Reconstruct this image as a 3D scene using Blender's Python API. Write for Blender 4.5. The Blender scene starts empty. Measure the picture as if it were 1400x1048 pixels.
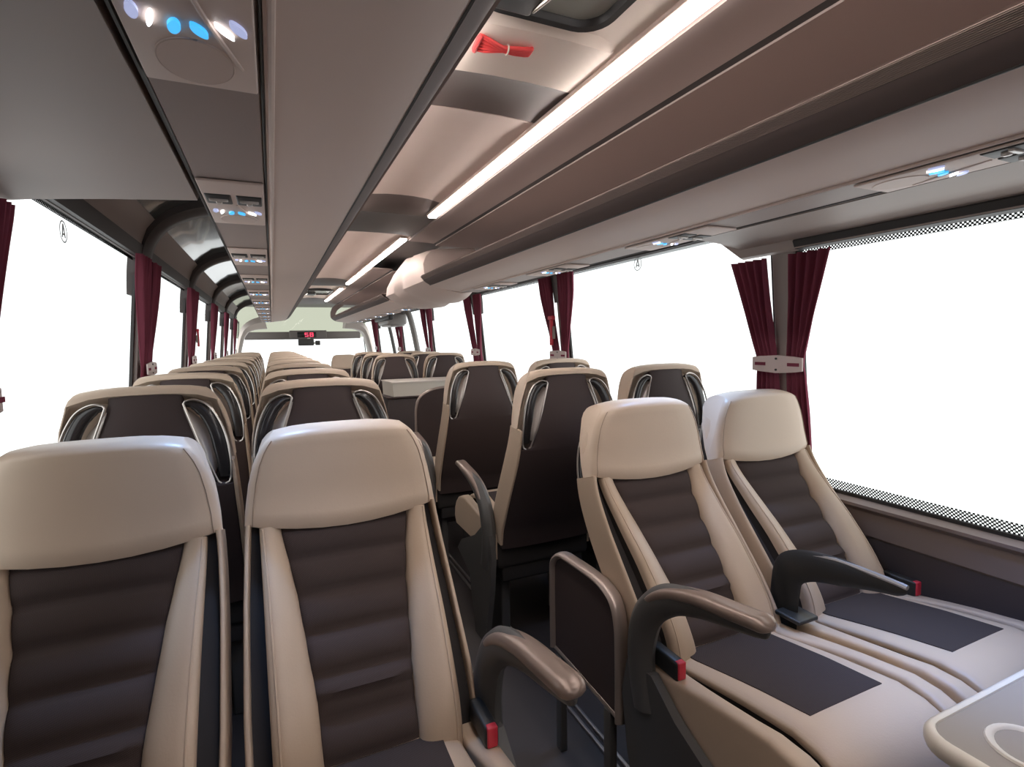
import bpy, bmesh, math, random
from mathutils import Vector, Matrix
random.seed(7)
PI = math.pi
sc = bpy.context.scene
COL = sc.collection
H = 1.27            # eye height above the coach floor (m)
XC = 0.5675         # centre line of the coach

# ------------------------------------------------------------------ materials
MATS = {}
def mat(name, col, rough=0.6, metal=0.0, bump=None, spec=0.5, emit=None, estr=0.0, vary=0.0, coat=0.0, sheen=0.0):
    m = bpy.data.materials.new(name); m.use_nodes = True
    nt = m.node_tree; b = nt.nodes['Principled BSDF']
    b.inputs['Base Color'].default_value = (*col, 1)
    b.inputs['Roughness'].default_value = rough
    b.inputs['Metallic'].default_value = metal
    b.inputs['Specular IOR Level'].default_value = spec
    b.inputs['Coat Weight'].default_value = coat
    b.inputs['Sheen Weight'].default_value = sheen
    if emit:
        b.inputs['Emission Color'].default_value = (*emit, 1)
        b.inputs['Emission Strength'].default_value = estr
    if bump or vary:
        tc = nt.nodes.new('ShaderNodeTexCoord')
        if bump:
            scale, strength, dist = bump
            n = nt.nodes.new('ShaderNodeTexNoise'); n.inputs['Scale'].default_value = scale
            n.inputs['Detail'].default_value = 3
            bp = nt.nodes.new('ShaderNodeBump'); bp.inputs['Strength'].default_value = strength
            bp.inputs['Distance'].default_value = dist
            nt.links.new(tc.outputs['Object'], n.inputs['Vector'])
            nt.links.new(n.outputs['Fac'], bp.inputs['Height'])
            nt.links.new(bp.outputs['Normal'], b.inputs['Normal'])
        if vary:
            n2 = nt.nodes.new('ShaderNodeTexNoise'); n2.inputs['Scale'].default_value = 9
            r = nt.nodes.new('ShaderNodeMapRange')
            r.inputs['To Min'].default_value = 1 - vary; r.inputs['To Max'].default_value = 1 + vary
            mx = nt.nodes.new('ShaderNodeVectorMath'); mx.operation = 'SCALE'
            mx.inputs[0].default_value = col
            nt.links.new(tc.outputs['Object'], n2.inputs['Vector'])
            nt.links.new(n2.outputs['Fac'], r.inputs['Value'])
            nt.links.new(r.outputs['Result'], mx.inputs['Scale'])
            nt.links.new(mx.outputs['Vector'], b.inputs['Base Color'])
    MATS[name] = m
    return m

def fabric_weave(name, col, scale, rough=0.85):
    """woven upholstery: fine diagonal weave of two close tones"""
    m = mat(name, col, rough, spec=0.15)
    nt = m.node_tree; b = nt.nodes['Principled BSDF']
    tc = nt.nodes.new('ShaderNodeTexCoord')
    w1 = nt.nodes.new('ShaderNodeTexWave'); w1.inputs['Scale'].default_value = scale; w1.bands_direction = 'DIAGONAL'
    mp = nt.nodes.new('ShaderNodeMapping'); mp.inputs['Rotation'].default_value = (0, PI/2, 0)
    w2 = nt.nodes.new('ShaderNodeTexWave'); w2.inputs['Scale'].default_value = scale; w2.bands_direction = 'DIAGONAL'
    mul = nt.nodes.new('ShaderNodeMath'); mul.operation = 'MULTIPLY'
    nt.links.new(tc.outputs['Object'], w1.inputs['Vector'])
    nt.links.new(tc.outputs['Object'], mp.inputs['Vector']); nt.links.new(mp.outputs['Vector'], w2.inputs['Vector'])
    nt.links.new(w1.outputs['Fac'], mul.inputs[0]); nt.links.new(w2.outputs['Fac'], mul.inputs[1])
    cr = nt.nodes.new('ShaderNodeMix'); cr.data_type = 'RGBA'
    cr.inputs['A'].default_value = (*[c*0.75 for c in col], 1); cr.inputs['B'].default_value = (*[min(1, c*1.5) for c in col], 1)
    nt.links.new(mul.outputs[0], cr.inputs['Factor']); nt.links.new(cr.outputs['Result'], b.inputs['Base Color'])
    bp = nt.nodes.new('ShaderNodeBump'); bp.inputs['Strength'].default_value = 0.25; bp.inputs['Distance'].default_value = 0.001
    nt.links.new(mul.outputs[0], bp.inputs['Height']); nt.links.new(bp.outputs['Normal'], b.inputs['Normal'])
    return m

M_LEATHER = mat('beige_leather', (0.53, 0.40, 0.295), 0.45, bump=(260, 0.10, 0.002), vary=0.03)
M_LEATHER_HEAD = mat('pale_beige_leather', (0.64, 0.50, 0.385), 0.40, bump=(180, 0.08, 0.002), vary=0.03)
M_FABRIC = fabric_weave('brown_woven_fabric', (0.072, 0.053, 0.050), 190)
M_FABRIC_DARK = fabric_weave('dark_woven_fabric', (0.055, 0.042, 0.040), 190)
M_SHELL = mat('dark_brown_shell', (0.066, 0.046, 0.044), 0.55, spec=0.3, bump=(500, 0.12, 0.001))
M_GROOVE = mat('black_cloth', (0.030, 0.025, 0.024), 0.9)
M_HANDLE = mat('glossy_dark_plastic', (0.030, 0.026, 0.026), 0.22, coat=0.3)
M_SILVER = mat('satin_silver', (0.62, 0.57, 0.53), 0.30, metal=0.85)
M_CHEEK = mat('champagne_plastic', (0.62, 0.56, 0.52), 0.24, metal=0.15, coat=0.2)
M_ARM = mat('grey_plastic', (0.085, 0.080, 0.077), 0.45)
M_ARMPAD = mat('bronze_armrest_pad', (0.30, 0.225, 0.19), 0.30, metal=0.35)
M_BLACK = mat('black_plastic', (0.022, 0.022, 0.022), 0.40)
M_SEAM = mat('brown_stitching', (0.40, 0.295, 0.22), 0.7)
M_RED = mat('red_plastic', (0.62, 0.035, 0.06), 0.40)
M_METAL = mat('brushed_aluminium', (0.45, 0.42, 0.41), 0.35, metal=0.9)
M_HOUSING = mat('taupe_housing', (0.36, 0.29, 0.26), 0.55, bump=(700, 0.06, 0.001), vary=0.02)
M_UNDER = mat('taupe_rack_panel', (0.72, 0.575, 0.515), 0.55, bump=(700, 0.06, 0.001), vary=0.02)
M_COVE = mat('brown_cove_panel', (0.38, 0.305, 0.28), 0.55, bump=(700, 0.06, 0.001))
M_BIN = mat('brown_bin_lining', (0.37, 0.295, 0.27), 0.8, bump=(400, 0.1, 0.001))
M_LIP = mat('dark_brown_rubber', (0.12, 0.090, 0.083), 0.65, spec=0.3)
M_RIBBED = mat('ribbed_brown_rubber', (0.25, 0.192, 0.172), 0.8, spec=0.1)
M_DARKTRIM = mat('dark_trim', (0.035, 0.032, 0.031), 0.5)
M_CEIL = mat('rose_taupe_ceiling', (0.68, 0.54, 0.475), 0.6, bump=(500, 0.06, 0.001))
M_CEIL_PALE = mat('cream_ceiling', (0.85, 0.73, 0.64), 0.6)
M_RIB = mat('brown_ceiling_rib', (0.15, 0.115, 0.104), 0.45, bump=(300, 0.08, 0.001))
M_ROOF = mat('grey_roof_lining', (0.20, 0.185, 0.18), 0.6)
M_PANELDARK = mat('dark_glossy_side_panel', (0.06, 0.062, 0.060), 0.12, coat=0.4)
M_ARCH = mat('dark_arch_trim', (0.060, 0.048, 0.045), 0.5)
M_PILLAR = mat('taupe_pillar', (0.33, 0.275, 0.25), 0.55)
M_WALL = mat('brown_wall_panel', (0.24, 0.185, 0.165), 0.6, bump=(300, 0.06, 0.001))
M_WALLDARK = mat('dark_wall_carpet', (0.075, 0.057, 0.055), 0.9, bump=(600, 0.3, 0.002))
M_FLOOR = mat('dark_floor_vinyl', (0.042, 0.034, 0.033), 0.55, bump=(80, 0.08, 0.002), vary=0.08)
M_CREAM = mat('cream_plastic', (0.66, 0.60, 0.52), 0.35)
M_TABLE = mat('taupe_laminate', (0.27, 0.225, 0.195), 0.45, vary=0.03)
M_APILLAR = mat('ivory_post_trim', (0.72, 0.64, 0.58), 0.55)
M_HEADER = mat('grey_roller_blind', (0.20, 0.175, 0.16), 0.6)
M_TIE = mat('pale_pink_plastic', (0.55, 0.44, 0.42), 0.4)
M_SCREEN = mat('dark_screen', (0.015, 0.014, 0.014), 0.2)
M_DIGIT = mat('red_digits', (0.8, 0.05, 0.12), 0.5, emit=(1.0, 0.10, 0.20), estr=1.1)
M_LED = mat('led_strip', (1, 1, 1), 0.5, emit=(1.0, 0.93, 0.89), estr=17.0)
M_READ = mat('reading_led', (1, 1, 1), 0.4, emit=(0.95, 0.97, 1.0), estr=3.5)
M_CALL = mat('cyan_button', (0.1, 0.5, 0.8), 0.4, emit=(0.06, 0.48, 1.0), estr=1.0)
M_PALEBTN = mat('lavender_button', (0.6, 0.65, 0.9), 0.4, emit=(0.55, 0.62, 1.0), estr=0.55)
M_STICK = mat('grey_sticker', (0.30, 0.31, 0.31), 0.6)
M_GUARD = mat('bronze_frame', (0.42, 0.34, 0.30), 0.32, metal=0.5)

def curtain_mat():
    m = bpy.data.materials.new('burgundy_curtain'); m.use_nodes = True
    nt = m.node_tree; nt.nodes.clear()
    out = nt.nodes.new('ShaderNodeOutputMaterial')
    d = nt.nodes.new('ShaderNodeBsdfDiffuse'); d.inputs['Color'].default_value = (0.25, 0.066, 0.098, 1)
    t = nt.nodes.new('ShaderNodeBsdfTranslucent'); t.inputs['Color'].default_value = (0.30, 0.012, 0.06, 1)
    mx = nt.nodes.new('ShaderNodeMixShader'); mx.inputs[0].default_value = 0.20
    tc = nt.nodes.new('ShaderNodeTexCoord'); n = nt.nodes.new('ShaderNodeTexNoise'); n.inputs['Scale'].default_value = 300
    bp = nt.nodes.new('ShaderNodeBump'); bp.inputs['Strength'].default_value = 0.2; bp.inputs['Distance'].default_value = 0.001
    nt.links.new(tc.outputs['Object'], n.inputs['Vector']); nt.links.new(n.outputs['Fac'], bp.inputs['Height'])
    nt.links.new(bp.outputs['Normal'], d.inputs['Normal'])
    nt.links.new(d.outputs[0], mx.inputs[1]); nt.links.new(t.outputs[0], mx.inputs[2])
    nt.links.new(mx.outputs[0], out.inputs['Surface'])
    return m
M_CURTAIN = curtain_mat()

def glass_mat(name, tint, gloss):
    m = bpy.data.materials.new(name); m.use_nodes = True
    nt = m.node_tree; nt.nodes.clear()
    out = nt.nodes.new('ShaderNodeOutputMaterial')
    tr = nt.nodes.new('ShaderNodeBsdfTransparent'); tr.inputs['Color'].default_value = (*tint, 1)
    gl = nt.nodes.new('ShaderNodeBsdfGlossy'); gl.inputs['Roughness'].default_value = 0.03
    fr = nt.nodes.new('ShaderNodeFresnel'); fr.inputs['IOR'].default_value = 1.45
    ml = nt.nodes.new('ShaderNodeMath'); ml.operation = 'MULTIPLY'; ml.inputs[1].default_value = gloss
    mx = nt.nodes.new('ShaderNodeMixShader')
    nt.links.new(fr.outputs[0], ml.inputs[0]); nt.links.new(ml.outputs[0], mx.inputs[0])
    nt.links.new(tr.outputs[0], mx.inputs[1]); nt.links.new(gl.outputs[0], mx.inputs[2])
    nt.links.new(mx.outputs[0], out.inputs['Surface'])
    return m
M_GLASS = glass_mat('side_window_glass', (0.97, 0.985, 0.98), 0.12)
M_GREENGLASS = glass_mat('green_tinted_glass', (0.60, 0.615, 0.545), 0.2)

def frit_mat():
    """black ceramic dots printed on the glass"""
    m = bpy.data.materials.new('dotted_frit'); m.use_nodes = True
    nt = m.node_tree; nt.nodes.clear()
    N = nt.nodes.new; L = nt.links.new
    out = N('ShaderNodeOutputMaterial'); tc = N('ShaderNodeTexCoord'); sp = N('ShaderNodeSeparateXYZ')
    L(tc.outputs['Object'], sp.inputs[0])
    def math_(op, a, b=None):
        n = N('ShaderNodeMath'); n.operation = op
        for i, v in enumerate((a, b)):
            if v is None: continue
            if isinstance(v, (int, float)): n.inputs[i].default_value = v
            else: L(v, n.inputs[i])
        return n.outputs[0]
    p = 2*PI/0.0105
    c1 = math_('COSINE', math_('MULTIPLY', sp.outputs['Y'], p)); c2 = math_('COSINE', math_('MULTIPLY', sp.outputs['Z'], p))
    s = math_('MULTIPLY', c1, c2)
    g = math_('GREATER_THAN', s, -0.12)
    tr = N('ShaderNodeBsdfTransparent'); d = N('ShaderNodeBsdfDiffuse'); d.inputs['Color'].default_value = (0.02, 0.02, 0.02, 1)
    mx = N('ShaderNodeMixShader'); L(g, mx.inputs[0]); L(tr.outputs[0], mx.inputs[1]); L(d.outputs[0], mx.inputs[2])
    L(mx.outputs[0], out.inputs['Surface'])
    return m
M_FRIT = frit_mat()

# ------------------------------------------------------------------ mesh helpers
def new_mesh(name, verts, faces, m, smooth=True, angle=40):
    me = bpy.data.meshes.new(name)
    me.from_pydata([tuple(v) for v in verts], [], faces)
    bm = bmesh.new(); bm.from_mesh(me)
    bmesh.ops.remove_doubles(bm, verts=bm.verts, dist=1e-6)
    bmesh.ops.recalc_face_normals(bm, faces=bm.faces)
    bm.to_mesh(me); bm.free()
    if m: me.materials.append(m)
    if smooth:
        for p in me.polygons: p.use_smooth = True
        me.set_sharp_from_angle(angle=math.radians(angle))
    me.update()
    return me

def link(name, me, parent=None, loc=(0, 0, 0), rz=0.0):
    o = bpy.data.objects.new(name, me); COL.objects.link(o)
    if parent: o.parent = parent
    o.location = loc; o.rotation_euler = (0, 0, rz)
    return o

def obj(name, vf, m, parent=None, smooth=True, angle=40):
    return link(name, new_mesh(name, vf[0], vf[1], m, smooth, angle), parent)

def thing(name, label, cat, loc=(0, 0, 0), rz=0.0, group=None):
    o = bpy.data.objects.new(name, None); COL.objects.link(o)
    o.empty_display_size = 0.05
    o.location = loc; o.rotation_euler = (0, 0, rz)
    return tag(o, label, cat, group)

def tag(o, label, cat, group=None):
    o['label'] = label; o['category'] = cat
    if group: o['group'] = group
    return o

def struct(name, vf, m, parent=None, smooth=True, label=None, angle=40):
    o = obj(name, vf, m, parent, smooth, angle)
    if parent is None: o['kind'] = 'structure'
    if label: o['label'] = label
    return o

def dup(root, loc, rz, label, group=None, name=None):
    r = root.copy(); COL.objects.link(r); r.location = loc; r.rotation_euler = (0, 0, rz)
    r['label'] = label
    if group: r['group'] = group
    for ch in list(root.children):
        c = ch.copy(); COL.objects.link(c); c.parent = r
        for g in list(ch.children):
            d = g.copy(); COL.objects.link(d); d.parent = c
    return r

def merge(*vfs):
    V, F = [], []
    for v, f in vfs:
        b = len(V); V += list(v); F += [tuple(i + b for i in q) for q in f]
    return V, F

def xf(vf, M):
    return [tuple(M @ Vector(v)) for v in vf[0]], vf[1]

def box(x0, x1, y0, y1, z0, z1):
    v = [(x, y, z) for x in (x0, x1) for y in (y0, y1) for z in (z0, z1)]
    f = [(0, 1, 3, 2), (4, 6, 7, 5), (0, 4, 5, 1), (2, 3, 7, 6), (0, 2, 6, 4), (1, 5, 7, 3)]
    return v, f

def rbox(x0, x1, y0, y1, z0, z1, r=0.006, seg=3):
    """box with rounded edges"""
    bm = bmesh.new()
    vs = [bm.verts.new(p) for p in box(x0, x1, y0, y1, z0, z1)[0]]
    for q in box(x0, x1, y0, y1, z0, z1)[1]: bm.faces.new([vs[i] for i in q])
    bmesh.ops.bevel(bm, geom=list(bm.edges), offset=min(r, 0.49*min(abs(x1-x0), abs(y1-y0), abs(z1-z0))), segments=seg, affect='EDGES', profile=0.5)
    bm.verts.index_update()
    out = [tuple(v.co) for v in bm.verts], [tuple(v.index for v in f.verts) for f in bm.faces]
    bm.free(); return out

def grid(rows, close_i=False, close_j=False):
    n, m = len(rows), len(rows[0])
    V = [p for r in rows for p in r]; F = []
    for i in range(n if close_i else n - 1):
        for j in range(m if close_j else m - 1):
            i2, j2 = (i + 1) % n, (j + 1) % m
            F.append((i*m + j, i*m + j2, i2*m + j2, i2*m + j))
    return V, F

def slab(front, back):
    """closed solid between two equal grids of points"""
    n, m = len(front), len(front[0])
    V = [p for r in front for p in r] + [p for r in back for p in r]
    o = n*m; F = []
    for i in range(n - 1):
        for j in range(m - 1):
            a, b, c, d = i*m + j, i*m + j + 1, (i + 1)*m + j + 1, (i + 1)*m + j
            F.append((a, b, c, d)); F.append((o + d, o + c, o + b, o + a))
    for i in range(n - 1):
        F.append((i*m, (i + 1)*m, o + (i + 1)*m, o + i*m))
        F.append((i*m + m - 1, o + i*m + m - 1, o + (i + 1)*m + m - 1, (i + 1)*m + m - 1))
    for j in range(m - 1):
        F.append((j, o + j, o + j + 1, j + 1))
        k = (n - 1)*m
        F.append((k + j, k + j + 1, o + k + j + 1, o + k + j))
    return V, F

def extrude_y(prof, y0, y1, closed=True, segs=1):
    """profile of (x, z) swept along Y"""
    n = len(prof)
    ys = [y0 + (y1 - y0)*i/segs for i in range(segs + 1)]
    V = [(x, y, z) for y in ys for x, z in prof]; F = []
    for s in range(segs):
        for i in range(n if closed else n - 1):
            j = (i + 1) % n
            F.append((s*n + i, s*n + j, (s + 1)*n + j, (s + 1)*n + i))
    if closed:
        F.append(tuple(range(n - 1, -1, -1))); F.append(tuple(segs*n + i for i in range(n)))
    return V, F

def thick(line, t):
    """closed band of thickness t along an open (x, z) polyline, offset to its left side"""
    out = []
    for i, p in enumerate(line):
        a = Vector(line[max(i - 1, 0)]); b = Vector(line[min(i + 1, len(line) - 1)])
        d = (b - a).normalized(); out.append((p[0] - d.y*t, p[1] + d.x*t))
    return list(line) + out[::-1]

def catmull(pts, n):
    pts = [Vector(p) for p in pts]; out = []
    for i in range(len(pts) - 1):
        p0 = pts[max(i - 1, 0)]; p1 = pts[i]; p2 = pts[i + 1]; p3 = pts[min(i + 2, len(pts) - 1)]
        for k in range(n):
            t = k/n
            out.append(0.5*((2*p1) + (p2 - p0)*t + (2*p0 - 5*p1 + 4*p2 - p3)*t*t + (3*p1 - p0 - 3*p2 + p3)*t**3))
    out.append(pts[-1]); return out

def tube(path, r, seg=8, closed=False, flat=(1, 1), up=Vector((1, 0, 0)), radii=None, caps=True):
    """elliptic section (flat = scale along `up`-side and across) swept on a path"""
    path = [Vector(p) for p in path]; n = len(path); rows = []
    for i, p in enumerate(path):
        a = path[(i - 1) % n] if (closed or i > 0) else path[i]
        b = path[(i + 1) % n] if (closed or i < n - 1) else path[i]
        t = (b - a).normalized()
        u = (up - t*up.dot(t))
        u = u.normalized() if u.length > 1e-4 else t.orthogonal().normalized()
        w = t.cross(u); rr = radii[i] if radii else r
        rows.append([tuple(p + u*math.cos(2*PI*k/seg)*rr*flat[0] + w*math.sin(2*PI*k/seg)*rr*flat[1]) for k in range(seg)])
    V, F = grid(rows, close_i=closed, close_j=True)
    if not closed and caps:
        F.append(tuple(range(seg - 1, -1, -1))); F.append(tuple((n - 1)*seg + k for k in range(seg)))
    return V, F

def disc(cx, cy, z, rx, ry, h, seg=24):
    V = [(cx + rx*math.cos(2*PI*k/seg), cy + ry*math.sin(2*PI*k/seg), z) for k in range(seg)]
    V += [(x, y, z + h) for x, y, _ in V]
    F = [tuple(range(seg)), tuple(range(2*seg - 1, seg - 1, -1))] + [(k, (k + 1) % seg, seg + (k + 1) % seg, seg + k) for k in range(seg)]
    return V, F

def prism(poly, a0, a1, axis):
    """polygon extruded along an axis: 'x' (poly = y,z), 'y' (x,z) or 'z' (x,y)"""
    n = len(poly)
    put = {'x': lambda p, a: (a, p[0], p[1]), 'y': lambda p, a: (p[0], a, p[1]), 'z': lambda p, a: (p[0], p[1], a)}[axis]
    V = [put(p, a0) for p in poly] + [put(p, a1) for p in poly]
    F = [tuple(range(n)), tuple(range(2*n - 1, n - 1, -1))] + [(k, (k + 1) % n, n + (k + 1) % n, n + k) for k in range(n)]
    return V, F

def lerp(a, b, t): return a + (b - a)*t
def interp(tab, x):
    if x <= tab[0][0]: return tab[0][1]
    for (x0, y0), (x1, y1) in zip(tab, tab[1:]):
        if x <= x1: return lerp(y0, y1, (x - x0)/(x1 - x0))
    return tab[-1][1]
def xr(z): return 1.740 - 0.085*max(0.0, (z - 0.73))/0.94    # inner face of the right side wall
def xl(z): return 2*XC - xr(z)

# ------------------------------------------------------------------ the passenger seat
PROF = catmull([(-0.035, 0.44), (-0.015, 0.49), (0.005, 0.535), (0.055, 0.605), (0.130, 0.690), (0.205, 0.775), (0.258, 0.850),
                (0.281, 0.920), (0.289, 1.000), (0.292, 1.050), (0.292, 1.085)], 8)
def prof_at(z):
    for a, b in zip(PROF, PROF[1:]):
        if z <= b.y:
            t = (z - a.y)/(b.y - a.y) if b.y > a.y else 0
            p = a.lerp(b, max(t, 0)); d = (b - a).normalized(); return p, d
    return PROF[-1], Vector((0, 1))
def norm_at(z):
    d = (prof_at(z - 0.03)[0] - prof_at(z + 0.03)[0]) if z < 1.05 else Vector((0, -1))
    d.normalize(); return Vector((d.y, -d.x))      # towards the sitter (-y)
def back_pt(x, z, d, rec):
    p, _ = prof_at(z); n = norm_at(z)
    y, zz = p.x + n.x*d, p.y + n.y*d
    if rec == 'upright':
        a = math.radians(12); dy, dz = y, zz - 0.50
        y = dy*math.cos(a) - dz*math.sin(a); zz = 0.50 + dy*math.sin(a) + dz*math.cos(a) + 0.016
    return (x, y, zz)
def thickness(z): return interp([(0.44, 0.10), (0.60, 0.115), (0.80, 0.10), (0.95, 0.085), (1.09, 0.08)], z)
def half_w(z): return interp([(0.44, 0.212), (0.60, 0.216), (0.75, 0.214), (0.87, 0.209), (0.92, 0.205), (0.97, 0.197), (1.01, 0.187), (1.04, 0.174), (1.065, 0.157), (1.085, 0.138)], z)
def panel_w(z): return interp([(0.48, 0.088), (0.60, 0.092), (0.75, 0.114), (0.87, 0.140)], z)
def bolst_w(z): return interp([(0.46, 0.168), (0.60, 0.172), (0.75, 0.176), (0.87, 0.180)], z)
def bolst_lift(z): return interp([(0.46, 0.010), (0.55, 0.028), (0.68, 0.034), (0.78, 0.026), (0.876, 0.012)], z)
def bolst_h(z): return interp([(0.47, 0.020), (0.58, 0.026), (0.70, 0.024), (0.876, 0.016)], z)
def shell_w(z):
    if z < 0.838: return 0.203
    if z < 0.844: return interp([(0.838, 0.203), (0.844, 0.156)], z)
    return interp([(0.844, 0.156), (0.885, 0.140), (0.94, 0.117), (1.0, 0.096), (1.045, 0.084)], z)
def zs(a, b, n): return [lerp(a, b, i/n) for i in range(n + 1)]
US = [-1, -.985, -.95, -.88, -.75, -.5, -.25, 0, .25, .5, .75, .88, .95, .985, 1]
def pill(u, k=4): return max(0.0, 1 - abs(u)**k)**0.5

def seat_back_shell(rec):
    Z = zs(0.44, 0.836, 14) + [0.838, 0.844] + zs(0.86, 1.060, 9)
    f, b = [], []
    for z in Z:
        w = shell_w(z); t = thickness(z)
        f.append([back_pt(u*w, z, -0.022, rec) for u in US])
        b.append([back_pt(u*w, z, -t - 0.012*pill(u, 3) + 0.012, rec) for u in US])
    return slab(f, b)
def seat_headrest(rec):
    zb = lambda u: 0.857 + 0.028*u*u
    rows = []
    nf = 12
    for i in range(nf + 1):
        r = []
        for u in US:
            z = lerp(zb(u), 1.068 - 0.012*abs(u)**4, i/nf); w = half_w(z)
            e = min(1.0, (i/nf)/0.10)
            r.append(back_pt(u*w, z, -0.004 + 0.030*pill(u, 5)*(0.55 + 0.45*math.sin(e*PI/2)), rec))
        rows.append(r)
    tmid = 0.082
    sm = lambda t: (lambda q: q*q*(3 - 2*q))(max(0.0, min(1.0, t)))
    for k in range(1, 10):                       # over the top
        a = k/10*PI; r = []
        for u in US:
            z = 1.068 - 0.012*abs(u)**4 + 0.020*math.sin(a); w = half_w(z)*(1 - 0.03*math.sin(a))
            d0 = -0.004 + 0.030*pill(u, 5)
            r.append(back_pt(u*w, z, lerp(d0, -tmid - 0.004*pill(u, 3), (1 - math.cos(a))/2), rec))
        rows.append(r)
    for z in (1.070, 1.064, 1.057):
        rows.append([back_pt(u*half_w(z - 0.02*abs(u)**4)*(1 - 0.012*(1.070 - z)/0.02), z - 0.020*abs(u)**4, -tmid - 0.004*pill(u, 3), rec) for u in US])
    for z in (1.048, 1.0, 0.97, 0.94, 0.91, 0.885):      # inside face; the rim keeps its depth beside the handles
        full = interp([(0.88, -0.046), (0.92, -0.050), (0.97, -0.062), (1.036, -0.080)], z)
        rows.append([back_pt(u*half_w(z - 0.02*abs(u)**4)*0.985, max(z - 0.022*abs(u)**4, zb(u)), lerp(-0.034, full, sm((abs(u) - 0.93)/0.05)), rec) for u in US])
    V, F = grid(rows, close_i=True)
    n, m = len(rows), len(rows[0])
    F.append(tuple(i*m for i in range(n))); F.append(tuple(i*m + m - 1 for i in range(n - 1, -1, -1)))
    return V, F
def seat_seam(rec, s):
    pts = []
    for i in range(15):
        z = lerp(0.857 + 0.028*0.86, 1.062, i/14)
        pts.append(back_pt(s*0.925*half_w(z), z, -0.0035 + 0.030*pill(0.925, 5)*(1 if i else 0.6), rec))
    return tube(pts, 0.0011, 5)
def seat_panel(rec):
    Z = zs(0.47, 0.872, 60); f, b = [], []
    for z in Z:
        w = panel_w(z); k = (0.868 - z)/0.060
        rib = abs(math.sin(k*PI))**0.38
        f.append([back_pt(u*w, z, -0.014 + (0.026 if z > 0.60 else 0.015)*rib*(0.35 + 0.65*pill(u, 8)), rec) for u in US])
        b.append([back_pt(u*w, z, -0.024, rec) for u in US])
    return slab(f, b)
def seat_bolster(rec, s):
    Z = zs(0.475, 0.876, 26); f, b = [], []
    for i, z in enumerate(Z):
        w0, w1 = panel_w(z) - 0.002, bolst_w(z); lf, h = bolst_lift(z), bolst_h(z)
        f.append([back_pt(s*lerp(w0, w1, (u + 1)/2), z, -0.010 + lf*((u + 1)/2)**0.7 + h*pill(u, 3), rec) for u in US])
        b.append([back_pt(s*lerp(w0, w1, (u + 1)/2), z, -0.022 + lf*((u + 1)/2)**0.7, rec) for u in US])
    return slab(f, b)
def seat_riser(rec, s):
    """dark cloth side wall under the raised bolster"""
    f, b = [], []
    for z in zs(0.475, 0.872, 20):
        w0, w1 = panel_w(z) + 0.01, bolst_w(z) - 0.0035
        f.append([back_pt(s*lerp(w0, w1, u), z, -0.015 + bolst_lift(z)*max(0, (w0 + (w1 - w0)*u - panel_w(z))/(bolst_w(z) - panel_w(z)))**0.7, rec) for u in (0, .25, .5, .75, 1)])
        b.append([back_pt(s*lerp(w0, w1, u), z, -0.026, rec) for u in (0, .25, .5, .75, 1)])
    g = [[back_pt(s*x, z, -0.019, rec) for x in (0.15, 0.175, 0.2035)] for z in zs(0.47, 0.888, 14)]
    g2 = [[back_pt(s*x, z, -0.0215, rec) for x in (0.15, 0.175, 0.2035)] for z in zs(0.47, 0.888, 14)]
    return merge(slab(f, b), slab(g, g2))
def seat_piping(rec, s):
    v = 0.84; u = 2*v - 1
    return tube([back_pt(s*(lerp(panel_w(z) - 0.002, bolst_w(z), v)), z, -0.0095 + bolst_lift(z)*v**0.7 + bolst_h(z)*pill(u, 3), rec) for z in zs(0.48, 0.872, 24)], 0.0020, 6)
def seat_band(rec, s):
    Z = zs(0.46, 0.886, 24); f, b = [], []
    for z in Z:
        w1 = half_w(z) - 0.0015*max(0, (z - 0.83)/0.056); w0 = w1 - interp([(0.46, 0.014), (0.70, 0.012), (0.89, 0.012)], z); t = thickness(z)
        f.append([back_pt(s*lerp(w0, w1, (u + 1)/2), z, -0.018 + interp([(0.46, 0.016), (0.62, 0.020), (0.78, 0.028), (0.886, 0.032)], z)*pill(u, 4), rec) for u in US])
        b.append([back_pt(s*lerp(w0 + 0.002, w1, (u + 1)/2), z, -t + 0.016 - 0.010*pill(u, 4), rec) for u in US])
    return slab(f, b)
HANDLE = [(0.092, 1.036), (0.112, 1.040), (0.138, 1.031), (0.158, 1.012), (0.178, 0.972), (0.191, 0.93), (0.197, 0.885), (0.195, 0.852)]
def seat_handle(rec, s):
    P = catmull([(x, z, 0) for x, z in HANDLE], 5); n = len(P)
    rad = [interp([(0, 0.006), (0.10, 0.010), (0.30, 0.017), (0.75, 0.019), (1, 0.015)], i/(n - 1)) for i in range(n)]
    Q = []
    for i, p in enumerate(P):
        t = (P[min(i + 1, n - 1)] - P[max(i - 1, 0)]).normalized(); nn = Vector((t.y, -t.x, 0))      # inwards, to the middle of the back
        if nn.dot(Vector((0.12, 0.92, 0)) - p) < 0: nn = -nn
        Q.append(p + nn*(rad[i] + 0.001))
    V = [Vector(back_pt(s*q.x, q.y, -0.076, rec)) for q in Q]
    rows = []
    for i in range(n):
        t = (V[min(i + 1, n - 1)] - V[max(i - 1, 0)]).normalized()
        d = Vector(back_pt(s*Q[i].x, Q[i].y, -0.090, rec)) - V[i]; d.normalize(); w = t.cross(d).normalized()
        rows.append([tuple(V[i] + w*math.cos(2*PI*k/14)*rad[i] + d*math.sin(2*PI*k/14)*0.0105) for k in range(14)])
    VV, F = grid(rows, close_j=True)
    F.append(tuple(range(13, -1, -1))); F.append(tuple((n - 1)*14 + k for k in range(14)))
    return VV, F
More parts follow.
